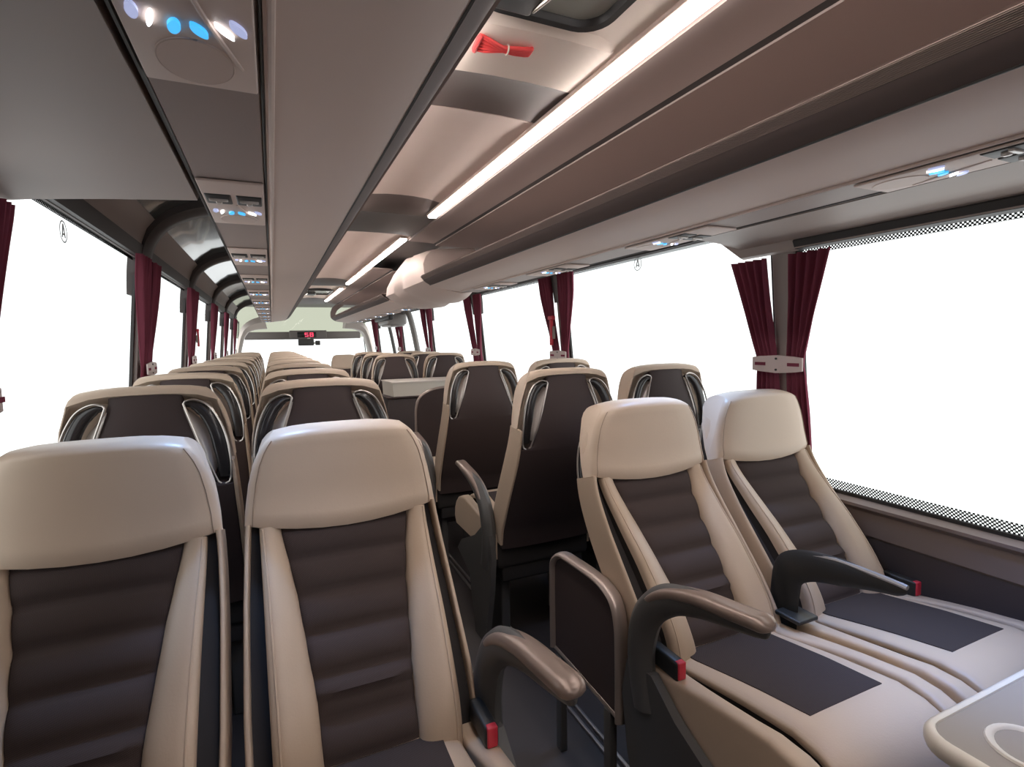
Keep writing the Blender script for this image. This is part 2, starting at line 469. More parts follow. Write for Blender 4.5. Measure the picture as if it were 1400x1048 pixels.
def seat_bezel(rec, s):
    P = [p for p in catmull([(x, z, 0) for x, z in HANDLE], 5)] + catmull([(0.190, 0.843, 0), (0.174, 0.838, 0), (0.161, 0.845, 0)], 3) + catmull([(0.142, 0.885, 0), (0.119, 0.94, 0), (0.098, 1.0, 0), (0.088, 1.030, 0)], 4)
    return tube([back_pt(s*(p.x + 0.001), p.y, -0.086, rec) for p in P], 0.0030, 6, closed=True, up=Vector((0, 1, 0)))
def seat_cheek(rec, s):
    f, b = [], []
    for z in zs(0.852, 1.02, 12):
        w0 = shell_w(max(z, 0.846)); t = (z - 0.852)/0.168
        w1 = w0 + 0.034*math.sin(min(1, t*1.0)*PI)**0.7 + 0.001
        us = zs(0, 1, 6)
        f.append([back_pt(s*lerp(w0 - 0.004, w1, u), z, -0.080 + 0.040*u*u, rec) for u in us])
        b.append([back_pt(s*lerp(w0 - 0.004, w1, u), z, -0.030, rec) for u in us])
    return slab(f, b)

def cush_z(y): return interp([(-0.475, 0.440), (-0.468, 0.478), (-0.450, 0.508), (-0.42, 0.532), (-0.38, 0.547), (-0.33, 0.552), (-0.2, 0.535), (-0.05, 0.508), (0.04, 0.500)], y)
CY = [-0.475, -0.474, -0.468, -0.46, -0.45, -0.435, -0.42, -0.40, -0.38, -0.35, -0.33, -0.28, -0.22, -0.16, -0.10, -0.05, 0.0, 0.04]
def cushion_strip(X0, x1, lift=0.0, edge=0.012, lens=0.0):
    f, b = [], []
    for y in CY:
        x0 = X0 + (1 if x1 > 0 else -1)*lens*max(0.0, math.sin(PI*min(1, max(0, (y + 0.455)/0.42))))
        f.append([(lerp(x0, x1, (u + 1)/2), y - 0.0*abs(u), cush_z(y) + lift - edge*(1 - pill(u, 6))) for u in US])
        b.append([(lerp(x0, x1, (u + 1)/2), min(max(y, -0.455), 0.04), 0.385) for u in US])
    return slab(f, b)
def cushion_pad():
    f, b = [], []
    for y in CY:
        f.append([(u*0.160, y, cush_z(y) - 0.012*(1 - pill(u, 6))) for u in US])
        yb = min(max(y, -0.452), 0.04)
        b.append([(u*0.157, yb, 0.40 if y < -0.44 else cush_z(y) - interp([(-0.44, 0.10), (-0.40, 0.030), (-0.3, 0.024)], y)) for u in US])
    return slab(f, b)
def cushion_core():
    f, b = [], []
    for y in zs(-0.43, 0.035, 12):
        f.append([(x, y, cush_z(y) - 0.014) for x in (-0.153, 0.153)]); b.append([(x, y, 0.40) for x in (-0.153, 0.153)])
    return slab(f, b)
def cushion_insert():
    f, b = [], []
    for y in zs(-0.328, -0.005, 16):
        w = lerp(0.108, 0.128, (y + 0.328)/0.32)
        f.append([(u*w, y, cush_z(y) + 0.0012) for u in US]); b.append([(u*w, y, cush_z(y) - 0.004) for u in US])
    return slab(f, b)

ARM_PATH = catmull([(0.0, -0.010, 0.400), (0, 0.010, 0.480), (0, 0.010, 0.560), (0, -0.020, 0.640), (0, -0.085, 0.697), (0, -0.17, 0.727), (0, -0.26, 0.742), (0, -0.322, 0.7515)], 6) + [Vector((0, -0.332, 0.7515)), Vector((0, -0.338, 0.7515)), Vector((0, -0.341, 0.7515))]
def arm_body():
    n = len(ARM_PATH)
    rad = [interp([(0, 0.034), (0.35, 0.035), (0.55, 0.031), (0.8, 0.022), (1, 0.015)], i/(n - 4)) for i in range(n)]
    rad[-3:] = [0.0125, 0.008, 0.001]
    return tube(ARM_PATH, 0, 12, flat=(0.80, 1.15), radii=rad)
def arm_pad():
    P = ARM_PATH[15:]; n = len(P); rows = []
    P = P[:-3] + [P[-4] + Vector((0, -d, 0.0005)) for d in (0.009, 0.016, 0.020, 0.022)]; n = len(P)
    for i, p in enumerate(P):
        a = P[max(i - 1, 0)]; b = P[min(i + 1, n - 1)]; t = (b - a).normalized(); nn = Vector((0, t.z, -t.y))
        if nn.z < 0: nn = -nn
        if i == 0: nn = Vector((0, 0.5, 0.85)).normalized()
        w = interp([(0, 0.018), (0.25, 0.0250), (1, 0.0245)], i/(n - 5)); r = []
        hs = 1.0
        if i >= n - 4: w, hs = ((0.0235, 0.93), (0.0200, 0.75), (0.0130, 0.5), (0.003, 0.2))[i - (n - 4)]
        for k in range(15):
            th = PI*k/14
            r.append(tuple(p + Vector((math.cos(th)*w, 0, 0)) + nn*(0.008 + hs*(0.020*math.sin(th)**0.5 - 0.004*math.exp(-((th - PI/2)/0.45)**2)*interp([(0.5, 0), (1, 1)], i/(n - 1))))))
        for k in range(1, 6):
            r.append(tuple(p + Vector((-w + 2*w*k/6, 0, 0)) + nn*(0.008 - 0.008*hs)))
        rows.append(r)
    V, F = grid(rows, close_j=True); m = len(rows[0])
    F.append(tuple(range(m - 1, -1, -1))); F.append(tuple((n - 1)*m + k for k in range(m)))
    return V, F

CACHE = {}
def cm(key, fn, m, angle=40):
    if key not in CACHE: CACHE[key] = new_mesh(key.split('|')[0], *fn(), m, True, angle)
    return CACHE[key]

def build_seat(rec, arm_side, label, loc, rz, centre_arm=None, group=None):
    """arm_side: +1/-1 = seat-local side of the aisle armrest, 0 = none"""
    t = thing('coach_seat', label, 'seat', loc, rz, group)
    k = '|' + rec
    link('back_shell', cm('back_shell' + k, lambda: seat_back_shell(rec), M_SHELL, 35), t)
    hr = link('headrest', cm('headrest' + k, lambda: seat_headrest(rec), M_LEATHER_HEAD, 50), t)
    link('back_panel', cm('back_panel' + k, lambda: seat_panel(rec), M_FABRIC, 60), t)['label'] = 'dark ribbed fabric back panel'
    for s in (-1, 1):
        ks = k + str(s)
        bo = link('side_bolster', cm('side_bolster' + ks, lambda: seat_bolster(rec, s), M_LEATHER, 60), t)
        link('bolster_side', cm('bolster_side' + ks, lambda: seat_riser(rec, s), M_GROOVE, 40), bo)
        link('piping', cm('piping' + ks, lambda: seat_piping(rec, s), M_LEATHER), bo)
        link('side_band', cm('side_band' + ks, lambda: seat_band(rec, s), M_LEATHER, 60), t)
        link('seam', cm('seam' + ks, lambda: seat_seam(rec, s), M_SEAM), hr)
        h = link('grab_handle', cm('grab_handle' + ks, lambda: seat_handle(rec, s), M_HANDLE), t)
        link('bezel', cm('bezel' + ks, lambda: seat_bezel(rec, s), M_SILVER), h)['label'] = 'silver rim'
        link('cheek', cm('cheek' + ks, lambda: seat_cheek(rec, s), M_CHEEK, 60), h)
        link('cushion_bolster', cm('cushion_bolster' + str(s), lambda: cushion_strip(s*0.165, s*0.222, -0.008, 0.014, 0.020), M_LEATHER, 50), t)
        link('leg', cm('leg' + str(s), lambda: rbox(s*0.16 - 0.02, s*0.16 + 0.02, -0.20, 0.0, 0.0, 0.30, 0.008), M_ARM), t)
    cu = link('seat_cushion', cm('seat_cushion', cushion_pad, M_LEATHER, 50), t)
    link('cushion_core', cm('cushion_core', cushion_core, M_GROOVE), cu)
    link('cushion_insert', cm('cushion_insert', cushion_insert, M_FABRIC_DARK), cu)['label'] = 'dark fabric seat insert'
    link('seat_base', cm('seat_base', lambda: merge(rbox(-0.215, 0.215, -0.40, 0.05, 0.34, 0.47, 0.02), rbox(-0.19, 0.19, -0.26, 0.04, 0.28, 0.36, 0.01)), M_GROOVE), t)
    bs = arm_side if arm_side else 1
    bk = link('belt_buckle', cm('belt_buckle' + str(bs), lambda: xf(rbox(-0.014, 0.014, -0.045, 0.05, 0.0, 0.045, 0.006), Matrix.Translation((bs*0.205, -0.045, 0.503))), M_BLACK), t)
    link('release_button', cm('release_button' + str(bs), lambda: rbox(bs*0.205 - 0.0105, bs*0.205 + 0.0105, -0.0935, -0.078, 0.508, 0.5485, 0.003), M_RED), bk)['label'] = 'red release button'
    if arm_side:
        dz = -0.055 if rec == 'upright' else 0.0
        a = link('armrest', cm('armrest' + str(arm_side) + k, lambda: xf(arm_body(), Matrix.Translation((arm_side*0.236, 0, dz))), M_ARM), t)
        link('arm_pad', cm('arm_pad' + str(arm_side) + k, lambda: xf(arm_pad(), Matrix.Translation((arm_side*0.236, 0, dz))), M_ARMPAD, 50), a)['label'] = 'bronze armrest pad'
        link('side_frame', cm('side_frame' + str(arm_side), lambda: prism([(-0.36, 0.30), (-0.30, 0.36), (-0.12, 0.44), (-0.04, 0.50), (0.05, 0.49), (0.07, 0.40), (0.05, 0.26), (-0.02, 0.0), (-0.14, 0.0), (-0.20, 0.24)], arm_side*0.228, arm_side*0.250, 'x'), M_ARM, 25), t)
    return t

# ------------------------------------------------------------------ placing the seats
XWL, XAL, XAR, XWR = -0.322, 0.135, 1.000, 1.470      # columns: left window / left aisle / right aisle / right window
Y_FACE = 0.965                                        # the pairs that face the camera
ORD = ['first', 'second', 'third', 'fourth', 'fifth', 'sixth', 'seventh', 'eighth', 'ninth', 'tenth', 'eleventh']
protoF = {}
build_seat('reclined', 0, 'seat facing the camera beside the left window, large beige headrest cut by photo edge', (XWL, Y_FACE, 0), 0, group='seats facing the camera')
build_seat('reclined', 1, 'seat facing the camera at the left edge of the aisle, armrest on its right', (XAL, Y_FACE, 0), 0, group='seats facing the camera')
build_seat('reclined', -1, 'seat facing the camera between the framed side guard and the black middle armrest', (XAR, Y_FACE, 0), 0, group='seats facing the camera')
rw = build_seat('reclined', 0, 'seat facing the camera under the right window, beyond the black middle armrest', (XWR, Y_FACE, 0), 0, group='seats facing the camera')
ca_path = catmull([(0, 0.005, 0.430), (0, 0.005, 0.500), (0, 0.000, 0.580), (0, -0.012, 0.640), (0, -0.060, 0.672), (0, -0.14, 0.690), (0, -0.22, 0.700), (0, -0.30, 0.706)], 6)
ca = obj('centre_armrest', merge(tube(ca_path, 0, 12, flat=(0.31, 1.25), radii=[interp([(0, 0.034), (0.45, 0.036), (0.75, 0.027), (0.96, 0.012), (1, 0.003)], i/(len(ca_path) - 1)) for i in range(len(ca_path))]),
         rbox(-0.040, 0.035, -0.075, 0.00, 0.5235, 0.536, 0.005)), M_BLACK, rw)
ca.location = (-0.236, 0, 0); ca['label'] = 'black plastic middle armrest'
edge = obj('edge_strip', tube([(0.0, p.y, p.z + interp([(0, 0.030), (0.4, 0.028), (1, 0.010)], i/20)) for i, p in enumerate(ca_path[22:])], 0.006, 8), M_METAL, ca)

Y0 = 1.968; PITCH = 0.725
protoW = protoA = None
for r in range(10):
    y = Y0 + PITCH*r
    lw = f'seat seen from behind beside the left windows, {ORD[r]} such seat from the camera'
    la = f'seat seen from behind along the left of the aisle, {ORD[r]} such seat from the camera'
    if r == 0:
        protoW = build_seat('upright', 0, lw, (XWL, y, 0), PI, group='forward-facing seats left of the aisle')
        protoA = build_seat('upright', -1, la, (XAL, y, 0), PI, group='forward-facing seats left of the aisle')
    else:
        dup(protoW, (XWL, y, 0), PI, lw); dup(protoA, (XAL, y, 0), PI, la)
rightA = build_seat('upright', 1, 'seat seen from behind right of the aisle, back to back with the guard panel seat', (XAR, Y0, 0), PI, group='forward-facing seats right of the aisle')
G = 'forward-facing seats right of the aisle'
RY = [Y0, Y0 + 0.86, 5.02, 5.68, 6.38]
LA = [None, 'seat seen from behind right of the aisle, between round-cornered screen and a nearer seat',
      'brown seat back right of the aisle just beyond the cream box, silver-rimmed handles',
      'brown seat back right of the aisle, second row beyond the cream box', 'brown seat back right of the aisle, third row beyond the cream box']
LW = ['seat seen from behind against the right window, black loop handle left of the tall curtain',
      'seat seen from behind by the right window under the curtain with the red hammer',
      'brown seat back by the right window just beyond the cream box', 'seat by the right window in the second row beyond the cream box', 'seat by the right window in the third row beyond the cream box']
for i, y in enumerate(RY):
    if i: dup(rightA, (XAR, y, 0), PI, LA[i])
    dup(protoW, (XWR, y, 0), PI, LW[i], G)
build_seat('reclined', -1, 'distant beige seat facing the camera at the front right, alone below the windscreen', (1.02, 8.35, 0), 0, group='seats facing the camera')

# ------------------------------------------------------------------ shell of the coach
YR, YF = -1.7, 11.4
Z_SILL, Z_TOP = 0.715, 1.672
struct('floor', box(-0.66, 1.80, YR, YF, -0.05, 0.0), M_FLOOR, smooth=False)
for i, x in enumerate((0.868, 0.895)):
    struct('trim_%d' % (i + 1), rbox(x - 0.006, x + 0.006, 0.2, 8.6, 0.0, 0.010, 0.003), M_METAL)
def side(s):      # +1 right, -1 left : x from the centre line
    return lambda x: XC + s*(x - XC)
for s, nm in ((-1, 'wall_left'), (1, 'wall_right')):
    m = side(s)
    prof = [(1.755, 0.0), (1.752, 0.60), (1.742, 0.612), (1.738, 0.690), (1.715, 0.706), (1.715, 0.716), (1.745, 0.722), (1.80, 0.722), (1.80, 0.0)]
    w = struct(nm, extrude_y([(m(x), z) for x, z in prof], YR, YF), M_WALL, smooth=False)
    cp = obj('lower_carpet', extrude_y([(m(x), z) for x, z in [(1.7535, 0.005), (1.7475, 0.605), (1.752, 0.607), (1.757, 0.005)]], YR, YF), M_WALLDARK, w, smooth=False)
    cp['label'] = 'dark carpet on the lower wall'
wi = 1; tr = 3
def pane_strip(xf_, z0, z1, y0, y1, t, off=0.0):
    return [(xf_(z0) + off, z0), (xf_(z1) + off, z1), (xf_(z1) + off + t, z1), (xf_(z0) + off + t, z0)]
# rear and front closures
for s, XF in ((-1, xl), (1, xr)):  # out-of-view side panels, added to cut daylight on the near seats
    struct('trim_%d' % tr, extrude_y(pane_strip(XF, 0.722, 1.690, 0, 0, s*0.04), YR, 0.26), M_PILLAR, smooth=False, label='added unseen solid side panel behind the last window'); tr += 1
struct('wall_rear', merge(box(-0.66, 1.80, YR - 0.05, YR, 0, 1.15), box(-0.66, 0.2, YR - 0.05, YR, 1.15, 1.75), box(1.58, 1.80, YR - 0.05, YR, 1.15, 1.75), box(-0.66, 1.80, YR - 0.05, YR, 1.75, 2.05)), M_WALL, smooth=False)
bl = thing('window_blind', 'added unseen roller blind blocking daylight at the nearest left window', 'blind', (0, 0, 0))  # blind outside the frame, added to keep daylight off the near left seats
obj('cloth', extrude_y([(xl(0.76) + 0.012, 0.76), (xl(1.545) + 0.012, 1.545), (xl(1.545) + 0.009, 1.545), (xl(0.76) + 0.009, 0.76)], 0.30, 1.08), M_HEADER, bl)
obj('bar', rbox(xl(0.76), xl(0.76) + 0.022, 0.30, 1.08, 0.742, 0.764, 0.005), M_METAL, bl)
PIL = [1.35, 2.96, 4.47, 6.03, 7.58, 9.35]
RPIL = [1.35, 2.96, 4.47, 6.05, 7.58, 9.45]
def pane_strip(xf_, z0, z1, y0, y1, t, off=0.0):
    return [(xf_(z0) + off, z0), (xf_(z1) + off, z1), (xf_(z1) + off + t, z1), (xf_(z0) + off + t, z0)]
for s, XF, ps in ((-1, xl, PIL), (1, xr, RPIL)):
    edges = [0.22] + ps + [YF - 0.25]
    for k in range(len(edges) - 1):
        y0, y1 = edges[k], edges[k + 1]
        o = s*0.030
        w = struct('window_%d' % wi, extrude_y(pane_strip(XF, 0.722, 1.690, y0, y1, s*0.004, o), y0 + 0.002, y1 - 0.002), M_GLASS, smooth=False, label='side window pane')
        wi += 1
        # rubber surround printed black at the rim of the pane
        fr = merge(extrude_y(pane_strip(XF, 0.722, 0.733, 0, 0, -s*0.012, o), y0 + 0.002, y1 - 0.002),
                   extrude_y(pane_strip(XF, 1.667, 1.692, 0, 0, -s*0.012, o), y0 + 0.002, y1 - 0.002),
                   extrude_y(pane_strip(XF, 0.733, 1.667, 0, 0, -s*0.012, o), y0 + 0.002, y0 + 0.060),
                   extrude_y(pane_strip(XF, 0.733, 1.667, 0, 0, -s*0.012, o), y1 - 0.060, y1 - 0.002))
        obj('rubber_frame', fr, M_DARKTRIM, w, smooth=False)
        ft = merge(extrude_y(pane_strip(XF, 0.733, 0.764, 0, 0, -s*0.001, o - s*0.001), y0 + 0.06, y1 - 0.06),
                   extrude_y(pane_strip(XF, (1.545 if (s > 0 and k == 0) else 1.655), 1.667, 0, 0, -s*0.001, o - s*0.001), y0 + 0.06, y1 - 0.06))
        obj('frit_dots', ft, M_FRIT, w, smooth=False)
    for k, y in enumerate(ps):
        path_in = [(XF(z), z) for z in (0.716, 1.0, 1.35, 1.69)]
        pr = []
        V, F = [], []
        hw = 0.042
        for x, z in path_in:
            V += [(x + s*0.03, y - hw, z), (x + s*0.004, y - hw, z), (x, y - hw + 0.006, z), (x, y + hw - 0.006, z), (x + s*0.004, y + hw, z), (x + s*0.03, y + hw, z)]
        for i in range(3):
            for j in range(6):
                F.append((i*6 + j, i*6 + (j + 1) % 6, (i + 1)*6 + (j + 1) % 6, (i + 1)*6 + j))
        F.append(tuple(range(6))); F.append(tuple(range(23, 17, -1)))
        # narrow foot below the tie, stepped collar at the top
        struct('trim_%d' % tr, (V, F) if y < 1.5 else merge((V, F), rbox(min(XF(1.60) - s*0.012, XF(1.60) + s*0.02), max(XF(1.60) - s*0.012, XF(1.60) + s*0.02), y - 0.055, y + 0.055, 1.588, 1.70, 0.008)), M_PILLAR, label='taupe window pillar'); tr += 1

# roof skin
half = [(1.668, 1.665), (1.655, 1.74), (1.63, 1.80), (1.575, 1.865), (1.49, 1.925), (1.36, 1.965), (1.10, 1.985), (XC, 1.995)]
roof = half + [(2*XC - x, z) for x, z in half[:-1][::-1]]
struct('ceiling', extrude_y(thick(roof, -0.03), YR, 9.9), M_ROOF, angle=30)
# left upper side panels (between window head and roof) and arches at the pillars
def cove(name, pts, y0, y1, m, t=0.006):
    return struct(name, extrude_y(thick(pts, t), y0, y1), m, angle=50)
L = side(-1)
for k, (ya, yb) in enumerate(zip([1.44] + PIL[1:], PIL[1:] + [9.9])):
    cove('trim_%d' % tr, [(L(x), z) for x, z in [(1.652, 1.690), (1.644, 1.735), (1.622, 1.795), (1.588, 1.838)]], ya, yb, M_PILLAR); tr += 1
    cove('trim_%d' % tr, [(L(x), z) for x, z in [(1.588, 1.840), (1.545, 1.876), (1.475, 1.918), (1.355, 1.952), (1.18, 1.970)]], ya, yb, M_PANELDARK); tr += 1
    cove('trim_%d' % tr, [(XC + (x - XC), z) for x, z in [(1.18, 1.970), (1.355, 1.952), (1.475, 1.918), (1.545, 1.876), (1.622, 1.795), (1.652, 1.690)]], ya, yb, M_PILLAR); tr += 1
for s in (-1, 1):
    f_ = side(s)
    struct('trim_%d' % tr, extrude_y([(f_(x), z) for x, z in [(1.651, 1.668), (1.640, 1.722), (1.668, 1.722), (1.676, 1.668)]], 1.62, 9.9), M_DARKTRIM, smooth=False, label='black band above the side windows'); tr += 1
    for y in PIL[1:]:
        pts = catmull([(1.672, 1.50, 0), (1.660, 1.62, 0), (1.635, 1.735, 0), (1.575, 1.825, 0), (1.48, 1.885, 0), (1.36, 1.920, 0), (1.22, 1.938, 0)], 5)
        rows = []
        for i, p in enumerate(pts):
            a, b = pts[max(i - 1, 0)], pts[min(i + 1, len(pts) - 1)]; d = (b - a).normalized(); n = Vector((d.y, -d.x))
            if n.x > 0: n = -n
            wy = interp([(0, 0.045), (0.25, 0.075), (1, 0.085)], i/(len(pts) - 1))
            prof2 = [(-1, 0.05), (-1, -0.004), (-0.8, -0.018), (0, -0.022), (0.8, -0.018), (1, -0.004), (1, 0.05)]
            rows.append([(f_(p.x - n.x*h), y + q*wy, p.y - n.y*h) for q, h in prof2])
        V, F = grid(rows, close_j=True); m_ = 7
        F.append(tuple(range(m_))); F.append(tuple((len(rows) - 1)*m_ + k for k in range(m_ - 1, -1, -1)))
        struct('trim_%d' % tr, (V, F), M_ARCH, label='dark curved arch from pillar to roof'); tr += 1

# ------------------------------------------------------------------ luggage racks
A = lambda a: XC + a
def rack(label, s, y0, y1, loc_group=None):
    t = thing('luggage_rack', label, 'luggage rack', (XC, y0, 0), 0, 'overhead luggage racks')
    ln = y1 - y0
    def part(nm, pts, m, th=0.010, ya=0.0, yb=None, angle=40, flip=-1):
        pts = [(s*a, z) for a, z in pts]
        return obj(nm, extrude_y(thick(pts, th*flip*s), ya, ln if yb is None else yb), m, t, True, angle)
    part('underside_panel', [(0.560, 1.583), (0.545, 1.5865), (0.44, 1.600), (0.385, 1.612), (0.360, 1.622)], M_UNDER)
    # lip: smooth dark band, then six fine ribs up to the rounded top
    part('lip_band', [(0.360, 1.622), (0.349, 1.629), (0.332, 1.639), (0.322, 1.647), (0.317, 1.653)], M_LIP, 0.010)['label'] = 'smooth dark brown front lip'
    rib = []
    for k in range(9):
        a, z = lerp(0.3168, 0.2996, k/9), lerp(1.6535, 1.6725, k/9)
        rib += [(a, z), (a - 0.0014, z + 0.0001), (a - 0.0014, z + 0.0011), (a - 0.0003, z + 0.0014)]
    rib += [(0.2996, 1.6730), (0.305, 1.6765), (0.325, 1.678)]
    part('ribbed_strip', rib, M_RIBBED, 0.010)['label'] = 'finely ribbed brown lip strip'
    part('bin_lining', [(0.325, 1.676), (0.36, 1.676), (0.67, 1.700), (0.73, 1.725), (0.752, 1.80), (0.735, 1.858), (0.700, 1.872), (0.405, 1.8765)], M_BIN, -0.008)
    part('cove_panel', [(0.400, 1.8775), (0.385, 1.882), (0.300, 1.886), (0.232, 1.8885)], M_COVE, 0.010)
    part('joint_strip', [(0.424, 1.8715), (0.406, 1.8735), (0.391, 1.8795)], M_DARKTRIM, 0.004)
    # service channel between the rack and the window side
    part('service_channel', [(0.690, 1.70), (0.690, 1.589), (0.684, 1.5835), (0.567, 1.5835), (0.564, 1.587), (0.563, 1.62)], M_COVE, 0.006)
    for a, nm in ((0.5625, 'inner_seam'), (0.6885, 'outer_seam'), (0.3595, 'lip_seam')):
        obj(nm, tube([(s*a, 0.0, 1.584 if a > 0.5 else 1.6215), (s*a, ln, 1.584 if a > 0.5 else 1.6215)], 0.0018 if a == 0.5625 else (0.0030 if a > 0.5 else 0.0022), 6), M_DARKTRIM, t)
    obj('edge_bead', tube([(s*0.5525, 0.0, 1.5838), (s*0.5525, ln, 1.5838)], 0.0040, 8), M_UNDER, t)
    return t
def rack_end(t, s, y, sign):
    """rounded cheek closing the end of a rack"""
    poly = [(0.552, 1.590), (0.44, 1.600), (0.375, 1.612), (0.340, 1.630), (0.312, 1.655), (0.298, 1.690), (0.300, 1.75), (0.325, 1.82), (0.375, 1.868), (0.42, 1.876), (0.52, 1.876), (0.47, 1.84), (0.40, 1.78), (0.372, 1.72), (0.385, 1.69), (0.46, 1.675), (0.69, 1.69), (0.69, 1.60)]
    o = obj('end_cheek', prism([(s*a, z) for a, z in poly], y - 0.02, y + 0.02, 'y'), M_COVE, t, angle=30)
    return o
rkL = rack('long left luggage rack, its taupe underside overhead running to the windscreen', -1, YR, 8.45)
rack_end(rkL, -1, 8.45 - YR, 1)
rkR = rack('near right luggage rack with ribbed brown lip above the right-hand seats', 1, YR, 3.30)
rkF = rack('far right luggage rack ending in an open cheek near the windscreen', 1, 4.60, 8.9)
rack_end(rkF, 1, 8.9 - 4.60, 1)
# moulded bulge joining the two right racks
def bulge():
    base = [(0.405, 1.874), (0.345, 1.850), (0.300, 1.775), (0.287, 1.700), (0.300, 1.640), (0.352, 1.600), (0.45, 1.560), (0.57, 1.535), (0.66, 1.545), (0.70, 1.59), (0.73, 1.66), (0.75, 1.80), (0.70, 1.874)]
    cx, cz = 0.53, 1.74; rows = []
    N = 22
    for i in range(N + 1):
        u = i/N; y = lerp(3.31, 4.59, u)
        k = 0.80 + 0.26*math.sin(PI*min(1, u*1.0))**0.55 + (-0.075*math.exp(-((u - 0.40)/0.09)**2))
        rows.append([(A(cx + (a - cx)*min(k, 1.08)), lerp(y, 3.74 + (y - 3.95)*0.42, max(0, min(1, (z - 1.66)/0.21))) if a < 0.5 else y, 1.874 if z > 1.87 else cz + (z - cz)*min(k, 1.15)) for a, z in base])
    V, F = grid(rows, close_j=True); m_ = len(base)
    F.append(tuple(range(m_))); F.append(tuple(N*m_ + k for k in range(m_ - 1, -1, -1)))
    return V, F
tag(obj('rack_joint_cover', bulge(), M_UNDER), 'large moulded taupe bulge joining the two right luggage racks', 'rack cover', None)

# flat boxes under the racks beside the nearest windows
def side_box(s, label):
    t = thing('blind_housing', label, 'blind housing', (XC, YR, 0), 0, 'blind housings beside the nearest windows')
    ln = 1.43 - YR
    poly = [(0.698, 1.580), (0.88, 1.590), (1.015, 1.600), (1.055, 1.590), (1.060, 1.560), (1.092, 1.557), (1.094, 1.69), (0.698, 1.69)]
    if s < 0: poly = [(0.698, 1.580), (0.88, 1.586), (1.015, 1.588), (1.055, 1.587), (1.070, 1.587), (1.090, 1.587), (1.094, 1.69), (0.698, 1.69)]
    n_ = len(poly)
    V = [(s*a, 0.0, z) for a, z in poly] + [(s*a, 1.43 - YR + 0.17*(a - 0.698)/0.39 - 0.03, z + (0.02 if z < 1.62 else 0)) for a, z in poly] + [(s*a, 1.43 - YR + 0.17*(a - 0.698)/0.39, max(z + 0.035, 1.625) if z < 1.62 else z) for a, z in poly]
    F = [(k_*n_ + i, k_*n_ + (i + 1) % n_, (k_ + 1)*n_ + (i + 1) % n_, (k_ + 1)*n_ + i) for k_ in range(2) for i in range(n_)] + [tuple(range(n_)), tuple(range(3*n_ - 1, 2*n_ - 1, -1))]
    V = [(x, (y if i < n_ else (y - 0.06 if i < 2*n_ else y)), z) for i, (x, y, z) in enumerate(V)]
    V[n_:2*n_] = [(x, y, z - (0.02 if z < 1.66 else 0)) for x, y, z in V[n_:2*n_]]
    o = obj('panel', (V, F), M_HOUSING, t, True, 40)
    if s > 0: obj('blind_slot', extrude_y([(s*a, z) for a, z in [(1.050, 1.584), (1.062, 1.5585), (1.094, 1.5555), (1.094, 1.562), (1.068, 1.565), (1.056, 1.590)]], 0.0, ln - 0.16), M_DARKTRIM, t, True, 20)
    return t
side_box(-1, 'flat dark taupe panel box above the left window, top left')
side_box(1, 'taupe blind box above the right window, its end rounded by the curtains')

# passenger service units
def service_unit(label, loc):
    t = thing('service_unit', label, 'reading light unit', loc, 0, 'overhead service units')
    L_, W_ = 0.385, 0.116
    obj('face_plate', rbox(-W_/2, W_/2, 0, L_, -0.004, 0.0015, 0.0025, 3), M_UNDER, t)
    for x in (-0.029, 0.029):
        v = obj('air_vent', rbox(x - 0.0245, x + 0.0245, 0.092, 0.168, -0.0065, 0.0012, 0.003), M_DARKTRIM, t)
        obj('louvre', merge(rbox(x - 0.018, x + 0.018, 0.122, 0.131, -0.011, -0.003, 0.002), rbox(x - 0.006, x + 0.006, 0.132, 0.146, -0.013, -0.003, 0.003)), M_CHEEK, v)
    leaf = lambda cx, cy, a, b, rot: [(cx + math.cos(rot)*px - math.sin(rot)*py, cy + math.sin(rot)*px + math.cos(rot)*py) for px, py in
            [(a*math.cos(q)*abs(math.cos(q))**0.25, b*math.sin(q)) for q in [2*PI*k/20 for k in range(20)]]]
    for x, rot in ((-0.0125, 1.75), (0.0085, 1.10)):
        obj('call_button', prism(leaf(x, 0.253, 0.0125, 0.0056, rot), -0.0075, 0.001, 'z'), M_CALL, t)['label'] = 'glowing cyan button'
    for q in (-1, 1):
        rot = 0.95 if q > 0 else 1.80
        obj('reading_light', prism(leaf(q*0.0310, 0.246, 0.0135, 0.0027, rot), -0.0080, 0.001, 'z'), M_READ, t)['label'] = 'white reading light strip'
        obj('light_button', prism(leaf(q*0.0435, 0.238, 0.0135, 0.0052, rot + q*0.15), -0.0072, 0.001, 'z'), M_PALEBTN, t)['label'] = 'pale lavender button'
    sp = obj('speaker_grille', disc(-0.002, 0.325, -0.0052, 0.036, 0.049, 0.0045, 36), M_UNDER, t)
    obj('speaker_ring', tube([(-0.002 + 0.0370*math.cos(2*PI*k/36), 0.325 + 0.0500*math.sin(2*PI*k/36), -0.0042) for k in range(36)], 0.0011, 6, closed=True), M_UNDER, sp)
    obj('ridge', tube(catmull([(0.003, 0.175, -0.003), (0.013, 0.222, -0.004), (0.024, 0.262, -0.004), (0.043, 0.325, -0.003)], 5), 0.0028, 8), M_UNDER, t)
    return t
UY = [0.365, 1.165, 1.952] + [2.684 + 0.73*k for k in range(8)]
su = None
for s, nm in ((-1, 'left'), (1, 'right')):
    for k, y in enumerate(UY):
        if s > 0 and 3.0 < y < 4.6: continue
        if s > 0 and y > 8.2: continue
        x = XC + s*0.6255
        lab = f'reading light and air vent unit under the {nm} luggage rack, {ORD[k]} from the camera'
        if su is None: su = service_unit(lab, (x, y, 1.581))
        else: dup(su, (x, y, 1.581), 0, lab)

